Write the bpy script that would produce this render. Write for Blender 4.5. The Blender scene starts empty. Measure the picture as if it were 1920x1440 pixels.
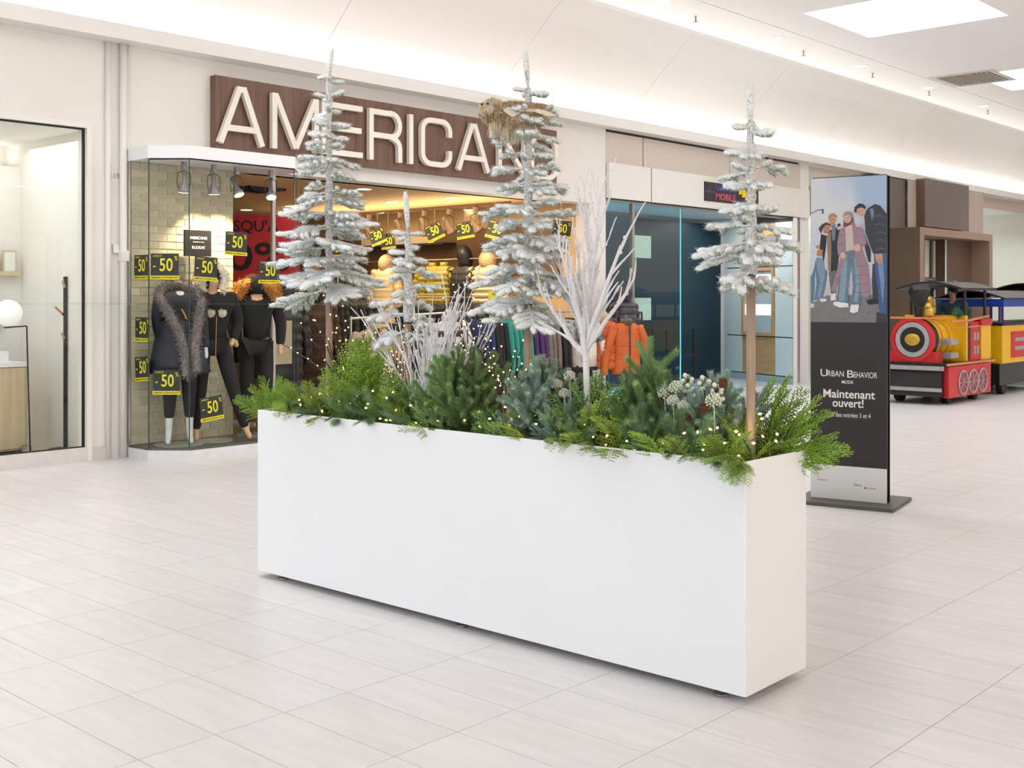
import bpy, bmesh, math, random
from mathutils import Vector, Matrix, Euler
PI = math.pi
sc = bpy.context.scene
C = sc.collection

# ------------------------------------------------------------------ camera, world, lights, exposure
CAMH, YAW, FPX, HOR = 1.55, 0.74119, 2164.5, 557.4
cd = bpy.data.cameras.new('camera'); cam = bpy.data.objects.new('camera', cd); C.objects.link(cam)
cam.location = (0, 0, CAMH); cam.rotation_euler = (PI/2, 0, YAW - PI/2)
cd.sensor_width = 36; cd.lens = FPX/1920*36; cd.shift_y = -(720-HOR)/1920
cd.clip_start = .1; cd.clip_end = 200
sc.camera = cam
sc.view_settings.view_transform = 'Standard'; sc.view_settings.look = 'None'
sc.view_settings.gamma = 1; sc.view_settings.use_curve_mapping = False
sc.view_settings.exposure = 0.14
cy = sc.cycles
cy.max_bounces = 7; cy.diffuse_bounces = 4; cy.glossy_bounces = 3; cy.transmission_bounces = 4
cy.transparent_max_bounces = 12; cy.sample_clamp_indirect = 4; cy.caustics_reflective = False; cy.caustics_refractive = False
cy.use_denoising = True
w = bpy.data.worlds.new('world'); sc.world = w; w.use_nodes = True
w.node_tree.nodes['Background'].inputs[0].default_value = (.86, .93, 1, 1)
w.node_tree.nodes['Background'].inputs[1].default_value = .4

def area(name, loc, size, power, col, rot=(0, 0, 0), spread=PI):
    l = bpy.data.lights.new(name, 'AREA'); l.shape = 'RECTANGLE'; l.size, l.size_y = size
    l.energy = power; l.color = col; l.spread = spread
    o = bpy.data.objects.new(name, l); C.objects.link(o); o.location = loc; o.rotation_euler = rot
    return o
def spot(name, loc, target, power, col, ang=60, blend=.6, r=.04):
    l = bpy.data.lights.new(name, 'SPOT'); l.energy = power; l.color = col
    l.spot_size = math.radians(ang); l.spot_blend = blend; l.shadow_soft_size = r
    o = bpy.data.objects.new(name, l); C.objects.link(o); o.location = loc
    o.rotation_euler = (Vector(target)-Vector(loc)).to_track_quat('-Z', 'Y').to_euler()
    return o
DAY = (.93, .97, 1); WARM = (1, .88, .74); NEU = (1, .955, .91)
# daylight through the square skylights of the mall ceiling (well openings at z 5.3)
SKY = [(14.815, 6.475), (9.0, 6.475), (3.2, 6.475), (-2.6, 6.475), (14.815, 0.6), (-2.6, .6), (20.6, 6.475), (26.4, 6.475), (20.6, .6)]
for i, (x, y) in enumerate(SKY):
    area('skylight_daylight', (x, y, 5.92), (1.9, 1.9), 52, DAY)
# cove strip behind the ledge along the shop fronts
area('cove_strip_light', (14, 10.27, 4.12), (56, .1), 600, (1, .975, .94), (math.radians(-158), 0, 0))
# glazed mall entrance far behind on the left end of the hall
area('entrance_daylight', (-9.6, 3, 2.6), (11, 4.4), 500, (.75, .88, 1), (0, math.radians(-90), 0))
# added fill light behind the camera, brightens the walls and planter end
area('opposite_fill_light', (9, -7.8, 1.7), (34, 2.8), 260, (1, .945, .875), (math.radians(90), 0, 0))
area('opposite_ceiling_fill', (12, -7.6, 4.3), (44, .2), 800, (1, .96, .92), (math.radians(170), 0, 0))  # added unseen uplight on the same side, brightens the hall ceiling
# row of downlights in the flat ceiling
for x in (5.6, 8.8, 12.06, 14.89, 17.6, 20.26, 22.92, 25.6):
    spot('downlight_beam', (x, 8.45, 5.27), (x, 8.45, 0), 45, NEU, 110, .9, .08)
# shops
area('white_shop_light', (4.2, 11.4, 3.12), (3.4, 1.4), 27, (1, .985, .97))
area('coat_shop_light', (10.6, 13.2, 2.88), (3.6, 4.2), 105, (1, .78, .48))
area('coat_shop_ceiling_fill', (11.6, 12.8, 2.3), (.2, 4), 46, (1, .8, .52), (math.radians(180), 0, 0))  # added fill pointing up, lifts the tan shop ceiling
area('coat_shop_front_light', (10.3, 11.0, 2.87), (4.2, .5), 50, (1, .78, .5))
area('blue_shop_light', (15.4, 11.8, 2.95), (2.2, 1.8), 20, (.3, .82, 1))
area('display_wall_light', (18.2, 11.2, 2.98), (.6, 1.6), 26, (1, .97, .92))
area('blue_floor_light', (14.4, 11.2, .5), (1.8, .5), 46, (.05, .75, 1), (0, 0, 0))
area('green_shop_light', (21.2, 12, 3.3), (3, 1.5), 40, (.93, 1, .93))
area('green_shop_light_far', (30.5, 12, 3.4), (5, 1.5), 80, (.93, 1, .93))

# ------------------------------------------------------------------ helpers
def lin(c):
    return tuple((x/12.92 if x <= .04045 else ((x+.055)/1.055)**2.4) for x in c)
MATS = {}
def M(name, rgb, rough=.55, var=.05, scale=12., metal=0., bump=0., emit=None, spec=.5, rnd=0., stretch=None, coat=0.):
    """procedural principled material; rgb given as display colour 0-255"""
    if name in MATS: return MATS[name]
    m = bpy.data.materials.new(name); m.use_nodes = True; nt = m.node_tree; b = nt.nodes['Principled BSDF']
    col = lin([x/255 for x in rgb])
    b.inputs['Roughness'].default_value = rough; b.inputs['Metallic'].default_value = metal
    b.inputs['Specular IOR Level'].default_value = spec
    if coat: b.inputs['Coat Weight'].default_value = coat
    tc = nt.nodes.new('ShaderNodeTexCoord'); n = nt.nodes.new('ShaderNodeTexNoise'); n.inputs['Scale'].default_value = scale
    n.inputs['Detail'].default_value = 3
    src = tc.outputs['Object']
    if stretch:
        mp = nt.nodes.new('ShaderNodeMapping'); mp.inputs['Scale'].default_value = stretch
        nt.links.new(src, mp.inputs[0]); src = mp.outputs[0]
    nt.links.new(src, n.inputs['Vector'])
    mx = nt.nodes.new('ShaderNodeMix'); mx.data_type = 'RGBA'
    mx.inputs['A'].default_value = (*[max(0, x*(1-var)) for x in col], 1); mx.inputs['B'].default_value = (*[min(1, x*(1+var)) for x in col], 1)
    mr = nt.nodes.new('ShaderNodeMapRange'); mr.inputs[1].default_value = .3; mr.inputs[2].default_value = .7
    nt.links.new(n.outputs[0], mr.inputs[0]); nt.links.new(mr.outputs[0], mx.inputs['Factor'])
    out = mx.outputs['Result']
    if rnd:
        oi = nt.nodes.new('ShaderNodeObjectInfo'); hs = nt.nodes.new('ShaderNodeHueSaturation')
        m2 = nt.nodes.new('ShaderNodeMapRange'); m2.inputs[3].default_value = 1-rnd; m2.inputs[4].default_value = 1+rnd
        nt.links.new(oi.outputs['Random'], m2.inputs[0]); nt.links.new(m2.outputs[0], hs.inputs['Value']); nt.links.new(out, hs.inputs['Color']); out = hs.outputs[0]
    nt.links.new(out, b.inputs['Base Color'])
    if bump:
        bp = nt.nodes.new('ShaderNodeBump'); bp.inputs['Strength'].default_value = bump; bp.inputs['Distance'].default_value = .004
        nt.links.new(n.outputs[0], bp.inputs['Height']); nt.links.new(bp.outputs[0], b.inputs['Normal'])
    if emit:
        b.inputs['Emission Color'].default_value = (*lin([x/255 for x in emit[0]]), 1); b.inputs['Emission Strength'].default_value = emit[1]
        m.cycles.emission_sampling = 'NONE'
    MATS[name] = m; return m
def glass(name, tint=(1, 1, 1), refl=1.0):
    m = bpy.data.materials.new(name); m.use_nodes = True; nt = m.node_tree; nt.nodes.clear()
    o = nt.nodes.new('ShaderNodeOutputMaterial'); t = nt.nodes.new('ShaderNodeBsdfTransparent'); g = nt.nodes.new('ShaderNodeBsdfGlossy')
    g.inputs['Roughness'].default_value = .0; t.inputs[0].default_value = (*tint, 1)
    f = nt.nodes.new('ShaderNodeFresnel'); f.inputs[0].default_value = 1.5
    mu = nt.nodes.new('ShaderNodeMath'); mu.operation = 'MULTIPLY'; mu.inputs[1].default_value = refl
    nz = nt.nodes.new('ShaderNodeTexNoise'); nz.inputs['Scale'].default_value = .8
    bp = nt.nodes.new('ShaderNodeBump'); bp.inputs['Strength'].default_value = .02
    nt.links.new(nz.outputs[0], bp.inputs['Height']); nt.links.new(bp.outputs[0], g.inputs['Normal'])
    mx = nt.nodes.new('ShaderNodeMixShader'); gm = nt.nodes.new('ShaderNodeNewGeometry'); iv = nt.nodes.new('ShaderNodeMath'); iv.operation = 'SUBTRACT'; iv.inputs[0].default_value = 1
    nt.links.new(gm.outputs['Backfacing'], iv.inputs[1]); fm = nt.nodes.new('ShaderNodeMath'); fm.operation = 'MULTIPLY'; nt.links.new(f.outputs[0], fm.inputs[0]); nt.links.new(iv.outputs[0], fm.inputs[1]); nt.links.new(fm.outputs[0], mu.inputs[0]); nt.links.new(mu.outputs[0], mx.inputs[0])
    nt.links.new(t.outputs[0], mx.inputs[1]); nt.links.new(g.outputs[0], mx.inputs[2]); nt.links.new(mx.outputs[0], o.inputs[0])
    return m

class MB:
    def __init__(s): s.v = []; s.f = []
    def add(s, vs, fs):
        k = len(s.v); s.v += [tuple(v) for v in vs]; s.f += [tuple(i+k for i in f) for f in fs]; return s
    def box(s, x0, x1, y0, y1, z0, z1):
        return s.add([(x0,y0,z0),(x1,y0,z0),(x1,y1,z0),(x0,y1,z0),(x0,y0,z1),(x1,y0,z1),(x1,y1,z1),(x0,y1,z1)],
                     [(0,3,2,1),(4,5,6,7),(0,1,5,4),(1,2,6,5),(2,3,7,6),(3,0,4,7)])
    def mbox(s, m, sx, sy, sz):
        vs = [m @ Vector((a*sx/2, b*sy/2, c*sz/2)) for c in (-1, 1) for a, b in ((-1,-1),(1,-1),(1,1),(-1,1))]
        return s.add(vs, [(0,3,2,1),(4,5,6,7),(0,1,5,4),(1,2,6,5),(2,3,7,6),(3,0,4,7)])
    def bar(s, a, b, wd, th):
        a, b = Vector(a), Vector(b); d = b-a
        m = Matrix.Translation((a+b)/2) @ d.to_track_quat('Z', 'Y').to_matrix().to_4x4()
        return s.mbox(m, wd, th, d.length)
    def tube(s, pts, rad, n=8, cap=True):
        pts = [Vector(p) for p in pts]; N = len(pts)
        if not hasattr(rad, '__len__'): rad = [rad]*N
        rings = []; up = None
        for i, p in enumerate(pts):
            d = (pts[min(i+1, N-1)]-pts[max(i-1, 0)])
            d = d.normalized() if d.length > 1e-9 else Vector((0, 0, 1))
            if up is None:
                up = d.orthogonal().normalized()
            else:
                up = (up-d*up.dot(d)); up = up.normalized() if up.length > 1e-6 else d.orthogonal().normalized()
            r2 = d.cross(up); r = rad[i]; ra, rb = (r if hasattr(r, '__len__') else (r, r))
            rings.append([p+up*ra*math.cos(2*PI*k/n)+r2*rb*math.sin(2*PI*k/n) for k in range(n)])
        return s.loft(rings, cap)
    def loft(s, rings, cap=True):
        n = len(rings[0]); vs = [v for r in rings for v in r]; fs = []
        for i in range(len(rings)-1):
            for k in range(n):
                a, b = i*n+k, i*n+(k+1) % n; fs.append((a, b, b+n, a+n))
        if cap: fs.append(tuple(range(n-1, -1, -1))); fs.append(tuple((len(rings)-1)*n+k for k in range(n)))
        return s.add(vs, fs)
    def ball(s, c, r, nu=12, nv=8):
        if not hasattr(r, '__len__'): r = (r, r, r)
        rings = []
        for j in range(nv+1):
            a = PI*(j+.02)/(nv+.04); rings.append([(c[0]+r[0]*math.sin(a)*math.cos(2*PI*k/nu), c[1]+r[1]*math.sin(a)*math.sin(2*PI*k/nu), c[2]-r[2]*math.cos(a)) for k in range(nu)])
        return s.loft(rings)
    def prism(s, pts, o, u, v, n, d):
        """2-D outline pts placed at o + x*u + y*v, extruded by d along n"""
        o, u, v, n = Vector(o), Vector(u), Vector(v), Vector(n); k = len(pts)
        a = [o+u*p[0]+v*p[1] for p in pts]; b = [p+n*d for p in a]
        return s.add(a+b, [tuple(range(k)), tuple(range(2*k-1, k-1, -1))]+[(i, i+k, (i+1) % k+k, (i+1) % k) for i in range(k)])
    def spin(s, c, prof, n=20):
        rings = [[(c[0]+r*math.cos(2*PI*k/n), c[1]+r*math.sin(2*PI*k/n), c[2]+z) for k in range(n)] for r, z in prof]
        return s.loft(rings)
    def mesh(s, name, m=None, org=(0, 0, 0), smooth=False):
        me = bpy.data.meshes.new(name); ox, oy, oz = org
        me.from_pydata([(x-ox, y-oy, z-oz) for x, y, z in s.v], [], s.f); me.update()
        if m: me.materials.append(m)
        if smooth: me.polygons.foreach_set('use_smooth', [True]*len(me.polygons))
        return me

def tag(o, label=None, cat=None, group=None, kind=None):
    if label: o['label'] = label
    if cat: o['category'] = cat
    if group: o['group'] = group
    if kind: o['kind'] = kind
    return o
def thing(name, label, cat, loc=(0, 0, 0), rz=0, group=None):
    o = bpy.data.objects.new(name, None); C.objects.link(o); o.location = loc; o.rotation_euler = (0, 0, rz); o.empty_display_size = .1
    return tag(o, label, cat, group)
def rootloc(p):
    v = Vector((0, 0, 0))
    while p: v += p.location; p = p.parent
    return v
def obj(name, mb, m, parent=None, world=True, smooth=False, loc=(0, 0, 0), rot=(0, 0, 0), scale=None):
    """links one mesh object; world=True: vertices are in world coordinates of an unrotated thing"""
    me = mb if isinstance(mb, bpy.types.Mesh) else mb.mesh(name, m, rootloc(parent) if (world and parent) else (0, 0, 0), smooth)
    o = bpy.data.objects.new(name, me); C.objects.link(o); o.parent = parent; o.location = loc; o.rotation_euler = rot
    if scale: o.scale = scale
    return o
def single(name, mb, m, label, cat, group=None, smooth=False):
    xs = [v[0] for v in mb.v]; ys = [v[1] for v in mb.v]; zs = [v[2] for v in mb.v]
    org = ((min(xs)+max(xs))/2, (min(ys)+max(ys))/2, min(zs))
    o = bpy.data.objects.new(name, mb.mesh(name, m, org, smooth)); C.objects.link(o); o.location = org
    return tag(o, label, cat, group)
def struct(name, mb, m, smooth=False):
    return tag(obj(name, mb, m, None, True, smooth), kind='structure')
def dup(root, loc, rz=0, label=None, scale=None, group=None):
    r = root.copy(); C.objects.link(r); r.location = loc; r.rotation_euler = (0, 0, rz) if not hasattr(rz, '__len__') else rz
    if label: r['label'] = label
    if group: r['group'] = group
    if scale: r.scale = (scale,)*3
    for ch in root.children:
        c = ch.copy(); C.objects.link(c); c.parent = r
        for g in ch.children:
            d = g.copy(); C.objects.link(d); d.parent = c
    return r
def ray(u, v):
    r = (u-960)/FPX; z = -(v-HOR)/FPX; c, s = math.cos(YAW), math.sin(YAW)
    return (c+r*s, s-r*c, z)
def WY(u, v, Y):
    d = ray(u, v); t = Y/d[1]; return (d[0]*t, Y, CAMH+d[2]*t)
def WX(u, v, X):
    d = ray(u, v); t = X/d[0]; return (X, d[1]*t, CAMH+d[2]*t)
def FL(u, v, z=0.):
    d = ray(u, v); t = (z-CAMH)/d[2]; return (d[0]*t, d[1]*t, z)
def project(x, y, z):
    c, s = math.cos(YAW), math.sin(YAW); d = x*c+y*s; r = x*s-y*c
    if d < .3: return None
    return 960+FPX*r/d, HOR-FPX*(z-CAMH)/d

_tx = {}
def text_mesh(s, size, m, bold=0., depth=.0015, sx=1., align='CENTER', spacing=1., fit=None):
    key = (s, size, m.name, bold, depth, sx, align, spacing, fit)
    if key in _tx: return _tx[key]
    cu = bpy.data.curves.new('lettering', 'FONT'); cu.body = s; cu.size = size; cu.offset = bold*size; cu.extrude = depth; cu.resolution_u = 3
    cu.align_x = align; cu.align_y = 'CENTER'; cu.space_character = spacing
    o = bpy.data.objects.new('lettering', cu); C.objects.link(o); bpy.context.view_layer.update()
    me = bpy.data.meshes.new_from_object(o.evaluated_get(bpy.context.evaluated_depsgraph_get()))
    bpy.data.objects.remove(o); bpy.data.curves.remove(cu)
    # into the x-z plane facing -y
    if fit:
        x_ = [v.co.x for v in me.vertices]; sx = fit/(max(x_)-min(x_))
    for v in me.vertices: v.co = (v.co.x*sx, -v.co.z, v.co.y)
    me.materials.clear(); me.materials.append(m); _tx[key] = me; return me
def text(name, s, size, m, parent, loc, rz=0, **k):
    return obj(name, text_mesh(s, size, m, **k), m, parent, loc=loc, rot=(0, 0, rz))

def skin_mesh(name, pts, edges, rad, m, sub=2):
    me = bpy.data.meshes.new(name); me.from_pydata(pts, edges, []); o = bpy.data.objects.new(name, me); C.objects.link(o)
    md = o.modifiers.new('s', 'SKIN'); md.use_smooth_shade = True
    for i, r in enumerate(rad):
        sv = me.skin_vertices[0].data[i]; sv.radius = r if hasattr(r, '__len__') else (r, r); sv.use_root = (i == 0)
    s2 = o.modifiers.new('u', 'SUBSURF'); s2.levels = sub; s2.render_levels = sub
    bpy.context.view_layer.update()
    r = bpy.data.meshes.new_from_object(o.evaluated_get(bpy.context.evaluated_depsgraph_get()))
    bpy.data.objects.remove(o); r.name = name; r.materials.clear(); r.materials.append(m)
    r.polygons.foreach_set('use_smooth', [True]*len(r.polygons))
    return r

# ------------------------------------------------------------------ materials
m_wall = M('painted_wall', (238, 233, 227), .75, .015, 2, bump=.03)
m_trim = M('painted_trim', (240, 236, 231), .5, .01, 3)
m_ceil = M('ceiling_paint', (250, 245, 240), .9, .01, 1.5)
m_white = M('white_lacquer', (246, 247, 248), .28, .008, 2)
m_dark = M('dark_metal', (38, 36, 34), .4, .1, 20)
m_black = M('matt_black', (16, 16, 17), .6, .1, 20)
m_steel = M('brushed_steel', (168, 168, 166), .32, .06, 30, metal=.9)
m_grout = M('grout', (150, 140, 130), .9, .08, 30)
def tile_mat():
    m = M('porcelain_tile', (236, 231, 226), .32, 0, 3, spec=.45); nt = m.node_tree; b = nt.nodes['Principled BSDF']
    g = nt.nodes.new('ShaderNodeNewGeometry')
    mp = nt.nodes.new('ShaderNodeMapping'); mp.inputs['Scale'].default_value = (1, .12, 1); nt.links.new(g.outputs['Position'], mp.inputs[0])
    n = nt.nodes.new('ShaderNodeTexNoise'); n.inputs['Scale'].default_value = 22; n.inputs['Detail'].default_value = 5; nt.links.new(mp.outputs[0], n.inputs['Vector'])
    # one random shade per tile cell
    c2 = nt.nodes.new('ShaderNodeVectorMath'); c2.operation = 'SUBTRACT'; c2.inputs[1].default_value = (TX0, TY0, 0); nt.links.new(g.outputs['Position'], c2.inputs[0])
    c3 = nt.nodes.new('ShaderNodeVectorMath'); c3.operation = 'DIVIDE'; c3.inputs[1].default_value = (TB, TA, 1); nt.links.new(c2.outputs[0], c3.inputs[0])
    c4 = nt.nodes.new('ShaderNodeVectorMath'); c4.operation = 'FLOOR'; nt.links.new(c3.outputs[0], c4.inputs[0])
    sx = nt.nodes.new('ShaderNodeSeparateXYZ'); nt.links.new(c4.outputs[0], sx.inputs[0]); cx = nt.nodes.new('ShaderNodeCombineXYZ')
    nt.links.new(sx.outputs[0], cx.inputs[0]); nt.links.new(sx.outputs[1], cx.inputs[1])
    wn = nt.nodes.new('ShaderNodeTexWhiteNoise'); wn.noise_dimensions = '3D'; nt.links.new(cx.outputs[0], wn.inputs[0])
    off = nt.nodes.new('ShaderNodeVectorMath'); off.operation = 'SCALE'; off.inputs['Scale'].default_value = 3; nt.links.new(wn.outputs['Color'], off.inputs[0])
    ad = nt.nodes.new('ShaderNodeVectorMath'); nt.links.new(mp.outputs[0], ad.inputs[0]); nt.links.new(off.outputs[0], ad.inputs[1]); nt.links.new(ad.outputs[0], n.inputs['Vector'])
    r = nt.nodes.new('ShaderNodeValToRGB'); e = r.color_ramp.elements
    e[0].position = .3; e[0].color = (*lin((.868, .85, .84)), 1); e[1].position = .68; e[1].color = (*lin((.9, .888, .88)), 1)
    nt.links.new(n.outputs[0], r.inputs[0])
    hs = nt.nodes.new('ShaderNodeHueSaturation'); mr = nt.nodes.new('ShaderNodeMapRange'); mr.inputs[3].default_value = .975; mr.inputs[4].default_value = 1.015
    nt.links.new(wn.outputs['Value'], mr.inputs[0]); nt.links.new(mr.outputs[0], hs.inputs['Value']); nt.links.new(r.outputs[0], hs.inputs['Color'])
    nt.links.new(hs.outputs[0], b.inputs['Base Color'])
    return m
TA, TB, TX0, TY0 = .61247, .29859, 2.00837, 5.37265

# ------------------------------------------------------------------ floor
m_tile = tile_mat()
fl = struct('floor', MB().box(-10, 34, -8, 14.5, -.2, -.0025), m_grout)
g = .0014
tm = MB().box(g, TB-g, g, TA-g, -.012, 0).mesh('tile', m_tile)
cells = []
for i in range(-7, 24):
    for j in range(-40, 107):
        x, y = TX0+TB*j, TY0-TA*i
        ps = [project(x+a, y+b, 0) for a in (0, TB) for b in (0, TA)]; ar = 0
        if all(p is not None for p in ps):
            us = [p[0] for p in ps]; vs = [p[1] for p in ps]
            if max(us) > 0 and min(us) < 1920 and min(vs) < 1440: ar = (min(1920, max(us))-max(0, min(us)))*(min(1440, max(vs))-min(vs))
        cells.append((ar, x, y))
cells.sort(reverse=True)
# the 300 tiles that show largest are objects of their own, the rest is one part
for a, x, y in cells[:300]:
    o = bpy.data.objects.new('tile', tm); C.objects.link(o); o.parent = fl; o.location = (x, y, 0)
rest = MB()
for a, x, y in cells[300:]: rest.box(x+g, x+TB-g, y+g, y+TA-g, -.012, 0)
# the cut tiles next to the shop fronts
for j in range(-40, 107):
    x = TX0+TB*j
    rest.box(x+g, x+TB-g, TY0+TA*8+g+.0, 10.36, -.012, 0)
ro = tag(obj('tile', rest, m_tile, fl), kind='stuff')
for nm, b in (('shop_floor', (-2, 5.6, 10.36, 12.4)), ('shop_floor', (5.7, 13.1, 10.36, 18.5)), ('shop_floor', (13.1, 34, 10.36, 14.4))):
    obj(nm, MB().box(b[0], b[1], b[2], b[3], -.011, .0), M('shop_floor_'+str(b[0]), {(-2): (206, 192, 170), 5.7: (96, 82, 66), 13.1: (196, 206, 212)}[b[0]], .25, .06, 3), fl)

# ------------------------------------------------------------------ ceiling
ZC = 5.3
hole = .975
cx = []
cb = MB()
ys = sorted({-8, 8.1}|{y+d for _, y in SKY for d in (-hole, hole)}); xs = sorted({-10, 34}|{x+d for x, _ in SKY for d in (-hole, hole)})
for i in range(len(xs)-1):
    for j in range(len(ys)-1):
        mxx, my = (xs[i]+xs[i+1])/2, (ys[j]+ys[j+1])/2
        if any(abs(mxx-a) < hole and abs(my-b) < hole for a, b in SKY): continue
        cb.box(xs[i], xs[i+1], ys[j], ys[j+1], ZC, ZC+.08)
ce = struct('ceiling', cb, m_ceil)
obj('bulkhead', MB().box(-10, 34, 8.108, 9.05, ZC-.004, ZC+.08), m_ceil, ce)
# sloping cove above the shop fronts, in panels with fine open joints
prof = [(9.05, ZC), (9.1, 5.262), (9.37, 5.024), (9.862, 4.568), (10.15, 4.29), (10.48, 4.02)]
seams = [-10, 2.2, 5.1, 8.0, 10.9, 13.71, 16.5, 19.3, 22.1, 24.9, 27.7, 34]
for a, b in zip(seams[:-1], seams[1:]):
    p = MB(); up = [(y+.05, z+.06) for y, z in prof]
    ring = prof+up[::-1]
    p.prism([(y, z) for y, z in ring], (a+.003, 0, 0), (0, 1, 0), (0, 0, 1), (1, 0, 0), b-a-.006)
    obj('panel', p, m_ceil, ce)
obj('backing', MB().prism([(9.1, 5.4), (10.56, 4.1), (10.6, 4.2), (9.2, 5.5)], (-10, 0, 0), (0, 1, 0), (0, 0, 1), (1, 0, 0), 44), M('joint_shadow', (150, 143, 136), .9), ce)
wells = MB()
for x, y in SKY:
    h = hole
    for a in ((x-h-.05, x-h, y-h, y+h), (x+h, x+h+.05, y-h, y+h), (x-h-.05, x+h+.05, y-h-.05, y-h), (x-h-.05, x+h+.05, y+h, y+h+.05)):
        wells.box(*a, ZC+.0801, 6.0)
obj('skylight_well', wells, m_ceil, ce)
m_sky = M('skylight_diffuser', (235, 242, 255), .5, 0, 1, emit=((232, 240, 255), 3.2))
for k, (x, y) in enumerate(SKY):
    tag(obj('window_%d' % (20+k), MB().box(x-hole, x+hole, y-hole, y+hole, 5.96, 5.99), m_sky), kind='structure')

def downlight(x):
    t = thing('downlight', 'round recessed downlight in the flat ceiling strip', 'ceiling light', (x, 8.45, ZC-.004), 0, 'downlights of the ceiling strip')
    obj('trim_ring', MB().spin((0, 0, 0), [(.1, 0), (.108, -.001), (.108, -.006), (.092, -.008), (.086, 0)], 24), m_white, t, False)
    obj('lamp', MB().spin((0, 0, 0), [(.088, -.001), (.088, -.004), (.0, -.006)], 24), M('lamp_glow', (255, 250, 240), .5, 0, emit=((255, 248, 236), 6)), t, False)
    return t
d0 = downlight(12.06)
names = ['nearest to the camera', 'second nearest', 'third nearest, left of the air grille', 'next to the air grille', 'furthest of the row']
d0['label'] = 'round ceiling downlight cut by the top edge of the photo'
for x, l in ((14.89, 'round ceiling downlight just left of the skylight'), (17.6, 'round ceiling downlight below the skylight corner'), (20.26, 'round ceiling downlight just left of the air grille'), (22.92, 'round ceiling downlight at the far right end of the row')):
    dup(d0, (x, 8.45, ZC-.004), 0, l)
def sprinkler():
    t = thing('sprinkler_head', '', 'sprinkler', (13.0, 8.58, ZC-.004), 0, 'sprinkler heads of the ceiling strip')
    obj('escutcheon', MB().spin((0, 0, 0), [(.03, 0), (.028, -.006), (.01, -.008)], 12), m_steel, t, False)
    obj('frame_arms', MB().tube([(0, 0, 0), (0, 0, -.035)], .008, 6).bar((-.012, 0, -.03), (0, 0, -.07), .006, .006).bar((.012, 0, -.03), (0, 0, -.07), .006, .006), M('bronze', (92, 84, 76), .4, .1, 10, metal=.6), t, False)
    obj('deflector', MB().spin((0, 0, 0), [(.03, -.07), (.03, -.074), (.0, -.075)], 12), M('bronze', (92, 84, 76)), t, False)
    return t
s0 = sprinkler(); s0['label'] = 'small sprinkler head at the top, left end of the row'
for x, l in ((15.94, 'small sprinkler head left of the second full downlight'), (18.3, 'small sprinkler head below the skylight corner downlight'), (20.61, 'small sprinkler head under the downlight by the grille'), (23.49, 'small sprinkler head furthest right along the ceiling strip')):
    dup(s0, (x, 8.58, ZC-.004), 0, l)
# air grille
t = thing('air_grille', 'square ceiling air grille with thin slats', 'vent', (19.9, 7.62, ZC))
x0, x1, y0, y1 = 19.3, 20.5, 6.98, 8.06
fr = MB().box(x0, x1, y0, y0+.1, ZC-.014, ZC).box(x0, x1, y1-.1, y1, ZC-.014, ZC).box(x0, x0+.1, y0+.1, y1-.1, ZC-.014, ZC).box(x1-.1, x1, y0+.1, y1-.1, ZC-.014, ZC)
obj('frame', fr, M('grille_paint', (214, 204, 194), .6), t)
obj('opening', MB().box(x0+.1, x1-.1, y0+.1, y1-.1, ZC-.002, ZC-.001), M('grille_dark', (128, 116, 106), .9), t)
for k in range(12):
    y = y0+.16+k*.07; obj('slat', MB().bar((x0+.1, y, ZC-.009), (x1-.1, y, ZC-.009), .006, .03), M('grille_paint', (214, 204, 194)), t)

# ------------------------------------------------------------------ front wall with its openings
YW = 10.35
wb = MB()
def wb_(x0, x1, z0, z1, y0=YW, y1=YW+.25): wb.box(x0, x1, y0, y1, z0, z1)
wb_(-10, 5.385, 3.2, 4.5); wb_(5.385, 5.76, 0, 4.5); wb_(-10, -3, 0, 3.2)
wb_(5.76, 13.33, 2.9, 4.5); wb_(12.95, 13.33, 0, 2.9)
wb_(13.33, 19.1, 4.05, 4.5); wb_(19.1, 19.42, 0, 4.5); wb_(19.42, 34, 3.98, 4.5)
wf = struct('wall_front', wb, m_wall)
obj('lintel', MB().box(7.5, 12.95, YW+.26, YW+.6, 2.93, 3.3), m_wall, wf)
# ledge that hides the cove light
lg = struct('trim_1', MB().box(-10, 34, 10.12, 10.155, 4.0, 4.145).box(-10, 34, 10.155, 10.349, 4.0, 4.03), m_trim)
# hall closure behind the camera
struct('wall_back', MB().box(-10, 34, -8.2, -8, 0, 5.4), M('far_wall_paint', (225, 215, 204), .8, .03, 1))
struct('wall_right', MB().box(34, 34.2, -8, 14.5, 0, 5.6), m_wall)
# pilaster mouldings and pipes left of the bay
for k, (x, r, yy) in enumerate(((5.55, .028, YW-.02), (5.7, .036, YW-.035), (5.752, .02, YW-.015))):
    struct('trim_%d' % (2+k), MB().tube([(x, yy, 0), (x, yy, 4.0)], r, 12), m_trim, True)
struct('trim_5', MB().box(5.60, 5.66, YW-.03, YW-.001, 1.98, 2.06).box(5.66, 5.74, YW-.075, YW-.001, 1.9, 2.0), m_trim)
struct('baseboard_left', MB().box(5.385, 5.53, YW-.03, YW-.001, 0, .12), M('baseboard_grey', (214, 208, 202), .5))
no = text('unit_number', '119', .075, M('number_grey', (196, 188, 180), .6), None, (5.625, YW-.006, 2.72), bold=.01, depth=.004)
tag(no, 'small grey unit number on the pilaster by the bay window', 'sign')

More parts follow.
